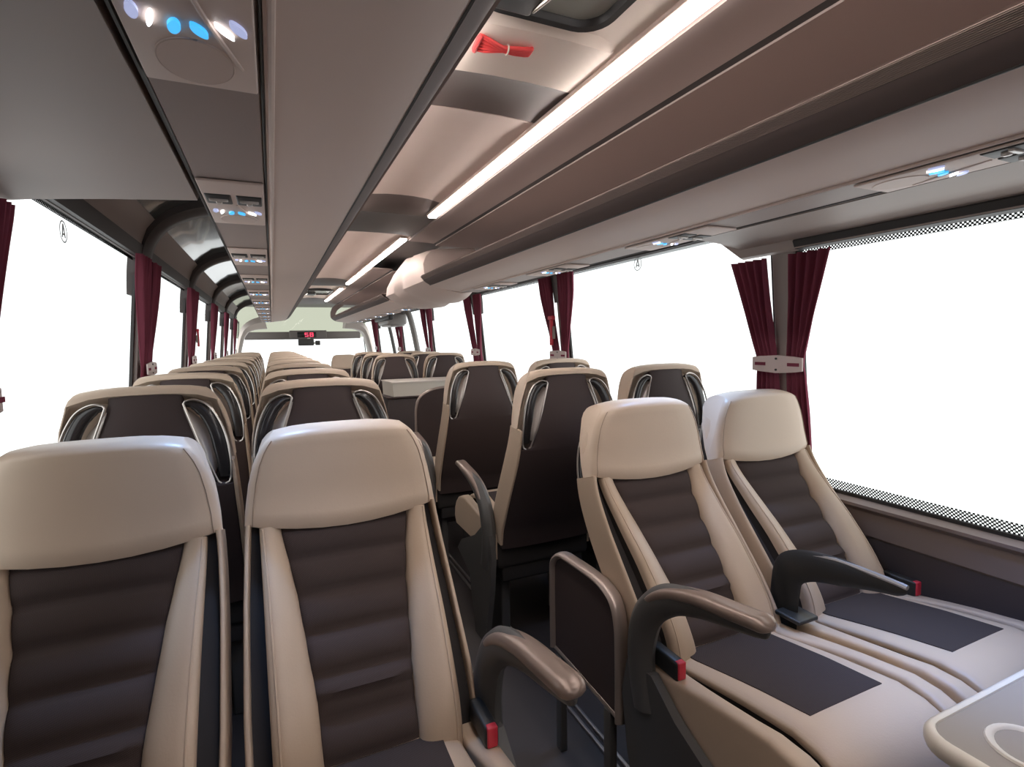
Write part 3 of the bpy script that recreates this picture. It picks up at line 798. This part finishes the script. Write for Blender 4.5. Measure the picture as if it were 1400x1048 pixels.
# ------------------------------------------------------------------ centre ceiling
def ceil_panel(name, pts, y0, y1, m):
    global tr
    o = struct('trim_%d' % tr, extrude_y(thick([(A(a), z) for a, z in pts], -0.01), y0, y1), m, label=name, angle=40); tr += 1
    return o
vault = lambda zc: [(-0.225, 1.897), (-0.19, lerp(1.897, zc, 0.45)), (-0.13, lerp(1.897, zc, 0.80)), (-0.06, lerp(1.897, zc, 0.97)), (0.0, zc), (0.06, lerp(1.897, zc, 0.97)), (0.13, lerp(1.897, zc, 0.80)), (0.19, lerp(1.897, zc, 0.45)), (0.225, 1.897)]
def loft_panel(name, secs, m):
    """ceiling piece lofted along Y through (y, crown height) sections"""
    global tr
    rows = [[(A(a), y, z) for a, z in vault(zc)] for y, zc in secs]
    back = [[(x, y, z + 0.03) for x, y, z in r] for r in rows]
    o = struct('trim_%d' % tr, slab(rows, back), m, label=name, angle=35); tr += 1
    return o
def well(name, secs, m):
    """flat ceiling at the strips' level with a deep well for the hatch"""
    global tr
    xs_ = [-0.225, -0.216, -0.212, -0.208, -0.15, -0.05, 0.05, 0.112, 0.125, 0.155, 0.185, 0.205, 0.225]
    hz = [0, 0.3, 0.8, 1, 1, 1, 1, 1, 0.92, 0.55, 0.17, 0.05, 0]
    rows = [[(A(a_), y, 1.897 + (d if d > 0.02 else 0)*h + (d*(1 - (a_/0.225)**2) if d <= 0.02 else 0)) for a_, h in zip(xs_, hz)] for y, d in secs]
    back = [[(x, y, z + 0.02) for x, y, z in r] for r in rows]
    o = struct('trim_%d' % tr, slab(rows, back), m, label=name, angle=25); tr += 1
well('cream ceiling with a deep well round the rear roof hatch', [(YR, 0.008), (0.36, 0.008), (0.39, 0.028), (1.022, 0.028), (1.030, 0.0205), (1.038, 0.012), (1.15, 0.012), (1.236, 0.011)], M_CEIL_PALE)
loft_panel('dark curved ceiling step', [(1.237, 1.908), (1.28, 1.917), (1.39, 1.9185), (1.447, 1.9115)], M_RIB)
loft_panel('rose taupe ceiling vault', [(1.451, 1.911), (1.48, 1.926), (1.60, 1.940), (2.38, 1.940), (2.46, 1.936)], M_CEIL)
loft_panel('dark ceiling rib', [(2.46, 1.937), (2.50, 1.930), (2.56, 1.908), (2.68, 1.902)], M_RIB)
loft_panel('grey flat ceiling bridge', [(2.685, 1.9015), (2.80, 1.903), (3.10, 1.903), (3.20, 1.908)], M_ROOF)
loft_panel('rose taupe ceiling vault ahead of the bridge', [(3.205, 1.908), (3.30, 1.928), (3.5, 1.940), (5.70, 1.940), (5.80, 1.936)], M_CEIL)
loft_panel('dark ceiling rib near the front hatch', [(5.80, 1.937), (5.86, 1.930), (6.05, 1.908), (6.25, 1.902)], M_RIB)
loft_panel('cream ceiling round the front hatch', [(6.255, 1.902), (6.5, 1.935), (7.9, 1.940), (8.3, 1.930)], M_CEIL_PALE)
loft_panel('brown ceiling end band', [(8.30, 1.928), (8.5, 1.900), (9.0, 1.885)], M_RIB)
def led(label, y0, y1, flip=False):
    t = thing('ceiling_light', label, 'light strip', (A(-0.205 if flip else 0.205), y0, 1.8905), 0, 'ceiling light strips')
    if flip: t.scale = (-1, 1, 1)
    obj('diffuser', rbox(-0.036, 0.004, 0.0, y1 - y0, -0.012, 0.008, 0.004), M_LED, t)['label'] = 'glowing white diffuser'
    obj('channel', rbox(-0.040, 0.010, -0.01, y1 - y0 + 0.01, -0.001, 0.012, 0.003), M_CEIL, t)
led('long glowing white light strip nearest the camera, right of the roof hatch', YR, 2.62)
led('second glowing light strip along the ceiling, beyond the dark rib', 3.24, 5.86)
led('short third light strip near the front of the ceiling', 6.40, 8.3)

led('added light strip hidden above the left luggage rack beside the roof hatch', YR, 2.62, True)  # hidden left copies of the strips, added to brighten the ceiling
led('added hidden light strip above the left luggage rack past the dark rib', 3.24, 5.86, True)
led('added hidden light strip above the far end of the left luggage rack', 6.40, 8.3, True)

def hatch(label, x0, x1, y0, y1, z, frame_in=0.028):
    t = thing('roof_hatch', label, 'roof hatch', (0, 0, 0), 0, 'roof hatches')
    def rr(x0, x1, y0, y1, r, n=6):
        P = []
        for cx, cy, a0 in ((x1 - r, y1 - r, 0), (x0 + r, y1 - r, PI/2), (x0 + r, y0 + r, PI), (x1 - r, y0 + r, 1.5*PI)):
            P += [(cx + r*math.cos(a0 + PI/2*k/n), cy + r*math.sin(a0 + PI/2*k/n)) for k in range(n + 1)]
        return P
    o_, i_ = rr(x0, x1, y0, y1, 0.07), rr(x0 + frame_in, x1 - frame_in, y0 + frame_in, y1 - frame_in, 0.05)
    rows = [[(x, y, z + 0.02) for x, y in o_], [(x, y, z - 0.006) for x, y in o_], [(lerp(a[0], b[0], .3), lerp(a[1], b[1], .3), z - 0.016) for a, b in zip(o_, i_)],
            [(lerp(a[0], b[0], .8), lerp(a[1], b[1], .8), z - 0.014) for a, b in zip(o_, i_)], [(x, y, z + 0.0) for x, y in i_], [(x, y, z + 0.02) for x, y in i_]]
    obj('hatch_frame', grid(rows, close_i=True, close_j=True), M_BLACK, t)
    obj('hatch_glass', prism(i_, z - 0.002, z + 0.004, 'z'), M_HATCH, t, smooth=False)['label'] = 'grey green hatch glass'
    mx = lerp(x0, x1, 0.26)
    hb = obj('handle_block', rbox(mx - 0.05, mx + 0.05, y1 - 0.28, y1 - 0.030, z - 0.028, z, 0.012), M_BLACK, t)
    for q in (-1, 1):
        obj('handle_trim', tube(catmull([(mx + q*0.046, y1 - 0.28, z - 0.022), (mx + q*0.056, y1 - 0.16, z - 0.032), (mx + q*0.046, y1 - 0.05, z - 0.024)], 6), 0.004, 8), M_SILVER, hb)
    return t
M_HATCH = mat('grey_green_glass', (0.36, 0.37, 0.33), 0.15)
hatch('black-framed roof hatch in the cream ceiling at the top of the photo', 0.365, 0.672, 0.42, 1.012, 1.9235)
hatch('small distant roof hatch near the front of the coach', 0.40, 0.73, 6.9, 7.5, 1.920)
def cord(label, loc, rz):
    t = thing('rope_bundle', label, 'rope', loc, rz, 'red rope bundles')
    for k in range(5):
        o = (k - 2)*0.0055
        fl = (k - 2)*0.0135
        obj('strand', tube(catmull([(-0.062, fl, -0.004), (-0.04, fl*0.75, -0.008), (-0.012, o*0.7, -0.010), (0.0, o*0.55, -0.010), (0.02, o*0.9, -0.010), (0.052, o*1.1, -0.008), (0.06, o*1.0, -0.005)], 6), 0.0048, 8), M_CORD, t)
    obj('folded_end', tube(catmull([(-0.062, -0.033, -0.004), (-0.066, -0.015, -0.008), (-0.066, 0.015, -0.008), (-0.062, 0.033, -0.004)], 6), 0.0062, 8), M_CORD, t)
    obj('tie', tube([(0.004, 0.013*math.cos(2*PI*k/16), -0.010 + 0.009*math.sin(2*PI*k/16)) for k in range(16)], 0.002, 6, closed=True), M_CREAM, t)
    return t
M_CORD = mat('red_cord', (0.92, 0.085, 0.085), 0.5)
cord('bundled red cord tied on the cream ceiling by the roof hatch', (0.494, 1.102, 1.9075), -0.10)
bpy.data.objects['rope_bundle'].scale = (0.98, 0.98, 0.98)
cord('distant red cord bundle on the ceiling near the front', (0.60, 7.62, 1.934), 0.0)

# ------------------------------------------------------------------ curtains
def curtain_mesh(XF, s, y, d, seed):
    """d = -1/+1: side of the pillar; gathered at the tie"""
    rnd = random.Random(seed); ph = rnd.random()*6
    rows, nz, nj = [], 44, 40
    for i in range(nz + 1):
        z = lerp(1.665 if y > 1.5 else (1.546 if s > 0 else 1.580), 0.735, i/nz)
        outer = interp([(0.73, 0.118), (1.0, 0.108), (1.13, 0.100), (1.165, 0.094), (1.20, 0.101), (1.35, 0.143), (1.55, 0.205), (1.70, 0.225)], z)*(0.80 if (y < 1.5 and s < 0) else 1)
        inner = interp([(0.73, 0.010), (1.0, 0.014), (1.165, 0.018), (1.25, 0.028), (1.40, 0.038), (1.70, 0.046)], z)
        amp = interp([(0.73, 0.014), (1.0, 0.009), (1.165, 0.005), (1.23, 0.008), (1.65, 0.013)], z)
        r = []
        for j in range(nj + 1):
            u = j/nj
            yy = y + d*lerp(inner, outer, u)
            x = XF(z) - s*(0.026 + amp*math.sin(u*2*PI*4.5 + ph + 0.5*math.sin(z*5 + ph)) + 0.003*math.sin(u*23 + z*9))
            r.append((x, yy, z))
        rows.append(r)
    back = [[(x + s*0.003, yy, z) for x, yy, z in r] for r in rows]
    return slab(rows, back)
def tie_mesh(XF, s, y):
    t0 = XF(1.165) - s*0.044
    kx = 0.8 if (s < 0 and y < 1.5) else 1.0
    prof = [(-0.103, -0.022), (-0.07, -0.027), (0.0, -0.032), (0.07, -0.028), (0.103, -0.024), (0.103, 0.024), (0.07, 0.028), (0.0, 0.032), (-0.07, 0.028), (-0.103, 0.024)]
    return [(y + a*kx, 1.165 + b) for a, b in prof], t0
NAMES_R = ['nearest right pillar', 'right pillar with the red hammer', 'third right pillar', 'fourth right pillar', 'fifth right pillar beyond the grey post', 'last right pillar']
NAMES_L = ['nearest left pillar', 'second left pillar', 'third left pillar with red hammer', 'fourth left pillar', 'fifth left pillar', 'last left pillar']
for s, XF, ps, NM, sd in ((-1, xl, PIL, NAMES_L, 'left'), (1, xr, RPIL, NAMES_R, 'right')):
    for k, y in enumerate(ps):
        for d, dn in ((-1, 'near half'), (1, 'far half')):
            o = obj('curtain', curtain_mesh(XF, s, y, d, 10*k + d + s), M_CURTAIN)
            tag(o, f'burgundy curtain, {dn} of the pair at the {NM[k]}', 'curtain', 'burgundy window curtains')
        poly, t0 = tie_mesh(XF, s, y)
        t = thing('curtain_tie', f'pale slotted plate holding the curtains at the {NM[k]}', 'curtain tie', (0, 0, 0), 0, 'curtain tie plates')
        obj('plate', prism(poly, t0, t0 - s*0.006, 'x'), M_TIE, t, angle=25)
        for q in (-1, 1):
            ya, yb = sorted((y + q*0.045, y + q*0.092)); xa, xb = sorted((t0 - s*0.0055, t0 - s*0.0075))
            obj('slot', rbox(xa, xb, ya, yb, 1.159, 1.171, 0.0009), M_CURTAIN, t, smooth=False)
            obj('screw', xf(disc(0, 0, 0, 0.004, 0.004, 0.003, 10), Matrix.Translation((t0 - s*0.006, y, 1.165 + q*0.020)) @ Matrix.Rotation(-s*PI/2, 4, 'Y')), M_DARKTRIM, t)
def hammer(label, x, y, z, s):
    t = thing('emergency_hammer', label, 'hammer', (x, y, z), 0, 'red emergency hammers')
    obj('handle', rbox(-0.010, 0.010, -0.011, 0.011, -0.10, 0.065, 0.006), M_RED, t)
    obj('head', rbox(-0.012, 0.012, -0.035, 0.030, 0.060, 0.086, 0.006), M_RED, t)
    obj('holder', rbox(min(0, s*0.02), max(0, s*0.02), -0.018, 0.018, -0.06, 0.02, 0.004), M_PILLAR, t)
hammer('red emergency hammer on the second right pillar between curtain halves', xr(1.33) - 0.060, 2.99, 1.33, 1)
hammer('red emergency hammer on a left pillar between curtain halves', xl(1.30) + 0.060, 4.52, 1.33, -1)
bpy.data.objects['emergency_hammer.001'].scale = (0.7, 0.7, 0.7)
def sticker(label, XF, s, y, z):
    t = thing('window_sticker', label, 'sticker', (XF(z) + s*0.026, y, z), 0, 'round window stickers')
    ring = [(0.0, 0.029*math.cos(2*PI*k/32), 0.031*math.sin(2*PI*k/32)) for k in range(32)]
    obj('ring', tube(ring, 0.0022, 6, closed=True, flat=(0.35, 1)), M_STICK, t)
    obj('figure', merge(xf(rbox(-0.0008, 0.0008, -0.003, 0.003, -0.02, 0.022, 0.0006), Matrix.Rotation(0.28, 4, 'X') @ Matrix.Translation((0, 0.007, 0))),
                        xf(rbox(-0.0008, 0.0008, -0.003, 0.003, -0.02, 0.022, 0.0006), Matrix.Rotation(-0.28, 4, 'X') @ Matrix.Translation((0, -0.007, 0))),
                        rbox(-0.0008, 0.0008, -0.009, 0.009, -0.010, -0.005, 0.0006)), M_STICK, t)
sticker('round grey sticker on the large left window', xl, -1, 2.02, 1.615)
sticker('round grey sticker on the right window beyond the near curtains', xr, 1, 2.19, 1.635)

# ------------------------------------------------------------------ tables, guard, stair partition
def table(label, x0, x1, y0, y1, z):
    t = thing('table', label, 'table', (0, 0, 0), 0, 'tables')
    def rr(i, r=0.05, n=6):
        P = []
        for cx, cy, a0 in ((x1 - i - 0.01, y1 - i - 0.01, 0), (x0 + r, y1 - r, PI/2), (x0 + r, y0 + r, PI), (x1 - i - 0.01, y0 + i + 0.01, 1.5*PI)):
            rad = (r - i) if cx == x0 + r else 0.01
            P += [(cx + rad*math.cos(a0 + PI/2*k/n), cy + rad*math.sin(a0 + PI/2*k/n)) for k in range(n + 1)]
        return P
    secs = [(0.012, -0.030), (0.003, -0.026), (0.0, -0.018), (0.0, -0.008), (0.003, -0.002), (0.008, 0.001), (0.014, 0.0005), (0.016, -0.003)]
    rows = [[(x, y, z + dz) for x, y in rr(i)] for i, dz in secs]
    V, F = grid(rows, close_j=True); m_ = len(rows[0])
    F.append(tuple(range(m_ - 1, -1, -1))); F.append(tuple((len(rows) - 1)*m_ + k for k in range(m_)))
    obj('table_rim', (V, F), M_CREAM, t)['label'] = 'rounded cream rim'
    top = obj('table_top', prism(rr(0.0155), z - 0.004, z - 0.0012, 'z'), M_TABLE, t, smooth=False); top['label'] = 'taupe table top'
    for cx in (x0 + 0.105, x0 + 0.50):
        cy = lerp(y0, y1, 0.82); R1, R2 = 0.052, 0.040
        prof = [(R1, -0.001), (R1 - 0.002, 0.002), (R1 - 0.006, 0.0025), (R2 + 0.002, 0.0005), (R2, -0.0010), (R2 + 0.003, -0.0014)]
        rows = [[(cx + r*math.cos(2*PI*k/32), cy + r*math.sin(2*PI*k/32), z + h) for k in range(32)] for r, h in prof]
        obj('cup_holder', grid(rows, close_j=True), M_CREAM, t)
    obj('leg', rbox(x0 + 0.36, x0 + 0.44, lerp(y0, y1, .5) - 0.04, lerp(y0, y1, .5) + 0.04, 0.0, z - 0.028, 0.012), M_ARM, t)
    return t
table('cream-rimmed table with a cup holder, bottom right corner', 0.858, 1.700, -0.12, 0.452, 0.672)

g = thing('side_guard', 'framed dark panel beside the aisle behind the right-hand seats facing the camera', 'guard panel', (0.760, 0, 0))
GS = 1.0
gp = catmull([(y*GS, H - (H - z)*GS, 0) for y, z in [(1.050, 0.30), (1.050, 0.46), (1.054, 0.55), (1.075, 0.605), (1.12, 0.628), (1.18, 0.634), (1.29, 0.632), (1.345, 0.626), (1.385, 0.594), (1.392, 0.54), (1.392, 0.42), (1.392, 0.318)]], 5)
obj('frame', merge(tube([(0, p.x, p.y) for p in gp], 0.0165, 12, flat=(1.25, 0.62)), tube([(0, gp[0].x, gp[0].y + 0.005), (0, gp[-1].x, gp[-1].y)], 0.010, 8)), M_GUARD, g)['label'] = 'bronze tube frame'
obj('panel', prism([(p.x, p.y) for p in gp], -0.006, 0.006, 'x'), M_SHELL, g, angle=20)
for y in (1.10, 1.36): obj('foot', rbox(-0.012, 0.012, y - 0.015, y + 0.015, 0.0, 0.305, 0.004), M_ARM, g)

mp = catmull([(0.868, 0.0, 0), (0.868, 0.40, 0), (0.868, 0.72, 0), (0.875, 0.83, 0), (0.905, 0.895, 0), (0.985, 0.935, 0), (1.10, 0.950, 0)], 5)
p1 = thing('stair_screen', 'dark brown round-cornered screen ahead of the second right seat row', 'partition', (0, 3.52, 0))
obj('panel', prism([(p.x, p.y) for p in mp] + [(1.70, 0.950), (1.70, 0.0)], -0.014, 0.014, 'y'), M_SHELL, p1, angle=25)
obj('edge_strip', tube([(p.x - 0.002, 0, p.y + 0.002) for p in mp], 0.012, 8, up=Vector((0, 1, 0))), M_GUARD, p1)
p2 = thing('stair_cabinet', 'dark brown cabinet below the cream box, right of the aisle', 'cabinet', (0, 4.42, 0))
obj('body', rbox(0.855, 1.665, 0.0, 0.30, 0.0, 0.795, 0.012), M_WALLDARK, p2)
obj('counter', rbox(0.845, 1.665, -0.01, 0.31, 0.795, 0.812, 0.006), M_SHELL, p2)
cb = thing('cream_box', 'low cream box standing on the dark cabinet in front of brown seat backs', 'box', (0, 4.42, 0.812))
obj('body', (lambda: ([(0.905, 0.0, 0), (1.64, 0.0, 0), (1.64, 0.0, 0.112), (0.895, 0.0, 0.112), (0.87, 0.29, 0), (1.64, 0.29, 0), (1.64, 0.29, 0.118), (0.865, 0.29, 0.118)],
     [(0, 1, 2, 3), (5, 4, 7, 6), (4, 0, 3, 7), (1, 5, 6, 2), (3, 2, 6, 7), (4, 5, 1, 0)]))(), M_CREAM, cb, smooth=False)
obj('lid', (lambda: ([(0.890, -0.006, 0.112), (1.645, -0.006, 0.112), (1.645, -0.006, 0.122), (0.890, -0.006, 0.122), (0.858, 0.296, 0.118), (1.645, 0.296, 0.118), (1.645, 0.296, 0.128), (0.858, 0.296, 0.128)],
     [(0, 1, 2, 3), (5, 4, 7, 6), (4, 0, 3, 7), (1, 5, 6, 2), (3, 2, 6, 7), (4, 5, 1, 0)]))(), M_APILLAR, cb, smooth=False)

# ------------------------------------------------------------------ front end of the coach
# grey door post on the right, overhead housing beside it
dp = catmull([(1.55, 1.70, 0), (1.60, 1.62, 0), (1.635, 1.50, 0), (1.675, 1.30, 0), (1.72, 1.0, 0), (1.735, 0.70, 0)], 5)
struct('trim_%d' % tr, tube([(p.x, 6.72, p.y) for p in dp], 0.065, 10, flat=(0.5, 1.15)), mat('grey_post', (0.24, 0.225, 0.215), 0.5), label='grey curved door post on the right'); tr += 1
struct('trim_%d' % tr, tube([(p.x, 8.15, p.y) for p in dp], 0.05, 10, flat=(0.5, 1.0)), M_ARM, label='dark door post near the front right'); tr += 1
mo = thing('overhead_housing', 'grey box-shaped housing by the curved door post, under the far right rack', 'housing', (1.50, 7.25, 1.565))
obj('body', rbox(-0.13, 0.12, -0.35, 0.35, -0.075, 0.075, 0.03), mat('grey_housing', (0.30, 0.28, 0.27), 0.4), mo)
obj('bracket', rbox(-0.16, -0.10, -0.55, 0.45, -0.02, 0.115, 0.02), M_DARKTRIM, mo)
obj('lower_trim', rbox(-0.09, 0.10, -0.30, 0.30, -0.092, -0.070, 0.01), M_METAL, mo)
# windscreen, posts, header
ws = struct('window_%d' % wi, merge(prism([(-0.66, 0.55), (1.80, 0.55), (1.80, 1.385), (-0.66, 1.385)], YF + 0.02, YF + 0.03, 'y')), M_GLASS, smooth=False, label='windscreen'); wi += 1
obj('rubber_frame', prism([(-0.66, 0.50), (1.80, 0.50), (1.80, 0.55), (-0.66, 0.55)], YF + 0.01, YF + 0.04, 'y'), M_DARKTRIM, ws, smooth=False)
uw = struct('window_%d' % wi, prism([(-0.66, 1.385), (1.80, 1.385), (1.80, 2.00), (-0.66, 2.00)], YF + 0.02, YF + 0.03, 'y'), M_GREENGLASS, smooth=False, label='green tinted upper windscreen'); wi += 1
struct('wall_front', merge(box(-0.66, 1.80, YF + 0.01, YF + 0.06, 0, 0.50), box(-0.66, 1.80, YF + 0.01, YF + 0.06, 2.00, 2.05)), M_WALLDARK, smooth=False)
struct('trim_%d' % tr, extrude_y([(-0.66, 1.99), (1.80, 1.99), (1.80, 2.02), (-0.66, 2.02)], 9.9, YF + 0.06), M_ROOF, smooth=False, label='roof above the windscreen'); tr += 1
for s in (-1, 1):
    f_ = side(s)
    pa = catmull([(1.70, 0.60, 0), (1.665, 1.05, 0), (1.625, 1.28, 0), (1.585, 1.42, 0), (1.52, 1.53, 0), (1.40, 1.60, 0), (1.22, 1.64, 0)], 6)
    rows = []
    for i, p in enumerate(pa):
        a, b = pa[max(i - 1, 0)], pa[min(i + 1, len(pa) - 1)]; d = (b - a).normalized(); n = Vector((d.y, -d.x))
        w_ = interp([(0, 0.055), (0.5, 0.085), (0.75, 0.15), (1, 0.22)], i/(len(pa) - 1))
        rows.append([(f_(p.x - n.x*q*w_ - 0.0), 9.9 + yy, p.y + abs(n.y)*0 + (0 if i < 14 else 0) - n.y*q*w_*(-1 if False else 1)) for q, yy in ((-0.5, 0), (0, -0.05), (0.5, 0), (0.5, 0.35), (0, 0.42), (-0.5, 0.35))])
    V, F = grid(rows, close_j=True); F.append(tuple(range(6))); F.append(tuple((len(rows) - 1)*6 + k for k in range(5, -1, -1)))
    struct('trim_%d' % tr, (V, F), M_APILLAR, label='ivory curved front post'); tr += 1
hd = thing('sun_blind', 'grey roller blind band across the top of the windscreen', 'sun blind', (0, 11.25, 0))
obj('band', rbox(-0.47, 1.66, -0.02, 0.04, 1.365, 1.500, 0.01), M_HEADER, hd)
obj('rail', rbox(-0.47, 1.66, -0.03, 0.05, 1.350, 1.366, 0.005), M_METAL, hd)
ds = thing('driver_display', 'small red digit display on the blind band above the windscreen', 'display', (0.655, 11.12, 1.437))
obj('body', rbox(-0.34, 0.34, 0.0, 0.10, -0.062, 0.085, 0.012), M_HEADER, ds)
scn = obj('screen', rbox(-0.20, 0.145, -0.008, 0.002, -0.050, 0.052, 0.003), M_SCREEN, ds)
def seg7(ch, ox):
    on = {'5': 'afgcd', '8': 'abcdefg'}[ch]
    w_, h_, t_ = 0.065, 0.078, 0.013
    R = {'a': (0, w_, h_/2 - t_, h_/2), 'd': (0, w_, -h_/2, -h_/2 + t_), 'g': (0, w_, -t_/2, t_/2), 'f': (0, t_, 0, h_/2), 'e': (0, t_, -h_/2, 0), 'b': (w_ - t_, w_, 0, h_/2), 'c': (w_ - t_, w_, -h_/2, 0)}
    return merge(*[box(ox + R[q][0], ox + R[q][1], -0.011, -0.0075, R[q][2], R[q][3]) for q in on])
for ch, ox in (('5', -0.065), ('8', 0.025)):
    obj('digit', seg7(ch, ox), M_DIGIT, scn, smooth=False)
mi = thing('rear_view_mirror', 'dark rear-view mirror hanging below the red digit display', 'mirror', (0.66, 11.10, 1.30))
obj('housing', rbox(-0.20, 0.09, -0.03, 0.03, -0.075, 0.055, 0.02), M_ARM, mi)
obj('camera', rbox(0.115, 0.205, -0.03, 0.03, -0.070, 0.02, 0.012), M_ARM, mi)
obj('stalk', merge(rbox(-0.03, 0.03, -0.01, 0.02, 0.05, 0.08, 0.005), rbox(0.08, 0.13, -0.01, 0.02, -0.04, -0.01, 0.004)), M_CREAM, mi)

# ------------------------------------------------------------------ light: overcast daylight, roof strips, reading lamps
w = bpy.data.worlds.new('daylight'); sc.world = w; w.use_nodes = True
bg = w.node_tree.nodes['Background']
bg.inputs['Color'].default_value = (0.985, 0.99, 1.0, 1); bg.inputs['Strength'].default_value = 1.75
def portal(x, y0, y1, z0, z1, s):
    l = bpy.data.lights.new('window_portal', 'AREA'); l.shape = 'RECTANGLE'; l.size = z1 - z0; l.size_y = y1 - y0
    l.cycles.is_portal = True
    o = bpy.data.objects.new('window_portal', l); COL.objects.link(o)
    o.location = (x, (y0 + y1)/2, (z0 + z1)/2); o.rotation_euler = (0, s*PI/2, 0)
portal(1.86, 0.2, YF, 0.70, 1.72, 1); portal(-0.72, 0.2, YF, 0.70, 1.72, -1)
for x0, y, rx, z0, z1 in ((XC, YR - 0.1, PI/2, 1.15, 1.75), (XC, YF + 0.12, -PI/2, 0.5, 2.0)):
    l = bpy.data.lights.new('window_portal', 'AREA'); l.shape = 'RECTANGLE'; l.size = 2.4; l.size_y = z1 - z0; l.cycles.is_portal = True
    o = bpy.data.objects.new('window_portal', l); COL.objects.link(o); o.location = (x0, y, (z0 + z1)/2); o.rotation_euler = (rx, 0, 0)
def reading(x, y, e, tx, ty, tz=0.9, ang=75, col=(0.36, 0.60, 1.0)):
    l = bpy.data.lights.new('reading_lamp', 'SPOT'); l.energy = e; l.color = col; l.spot_size = math.radians(ang); l.spot_blend = 1.0; l.shadow_soft_size = 0.03
    o = bpy.data.objects.new('reading_lamp', l); COL.objects.link(o); o.location = (x, y, 1.560)
    o.rotation_euler = (Vector((tx - x, ty - y, tz - 1.56))).to_track_quat('-Z', 'Y').to_euler()
for s in (-1, 1):
    for k, e, ang in ((0, 42, 62), (1, 19, 84), (2, 3, 70), (3, 3, 70)):
        x = XC + s*0.6255; y = UY[k] + 0.245
        if s < 0 and k == 0: reading(x, y, 4, x, y + 0.50, 1.13, 44)
        else: reading(x, y, e, x + (0.10 if (s > 0 and k == 0) else 0.0), y - (0.06 if k == 0 else 0.10), 0.9, ang, (0.20, 0.42, 1.0) if k == 0 else (0.30, 0.54, 1.0))

# ------------------------------------------------------------------ camera
cd = bpy.data.cameras.new('camera'); cam = bpy.data.objects.new('camera', cd); COL.objects.link(cam)
cd.sensor_width = 36.0; cd.lens = 36.0*725.0/1400.0; cd.clip_start = 0.02; cd.clip_end = 200
RX = Vector((0.911348, -0.411247, -0.017936)); RD = Vector((-0.050163, -0.067705, -0.996444)); RF = Vector((0.408570, 0.909006, -0.082332))
cam.matrix_world = Matrix(((RX.x, -RD.x, -RF.x, 0), (RX.y, -RD.y, -RF.y, 0), (RX.z, -RD.z, -RF.z, H), (0, 0, 0, 1)))
sc.camera = cam
sc.view_settings.view_transform = 'Standard'; sc.view_settings.look = 'None'
sc.view_settings.exposure = 0.0; sc.view_settings.gamma = 1.0; sc.view_settings.use_curve_mapping = False
sc.cycles.use_denoising = True
sc.cycles.max_bounces = 8; sc.cycles.diffuse_bounces = 5; sc.cycles.transparent_max_bounces = 12
sc.cycles.sample_clamp_indirect = 6.0
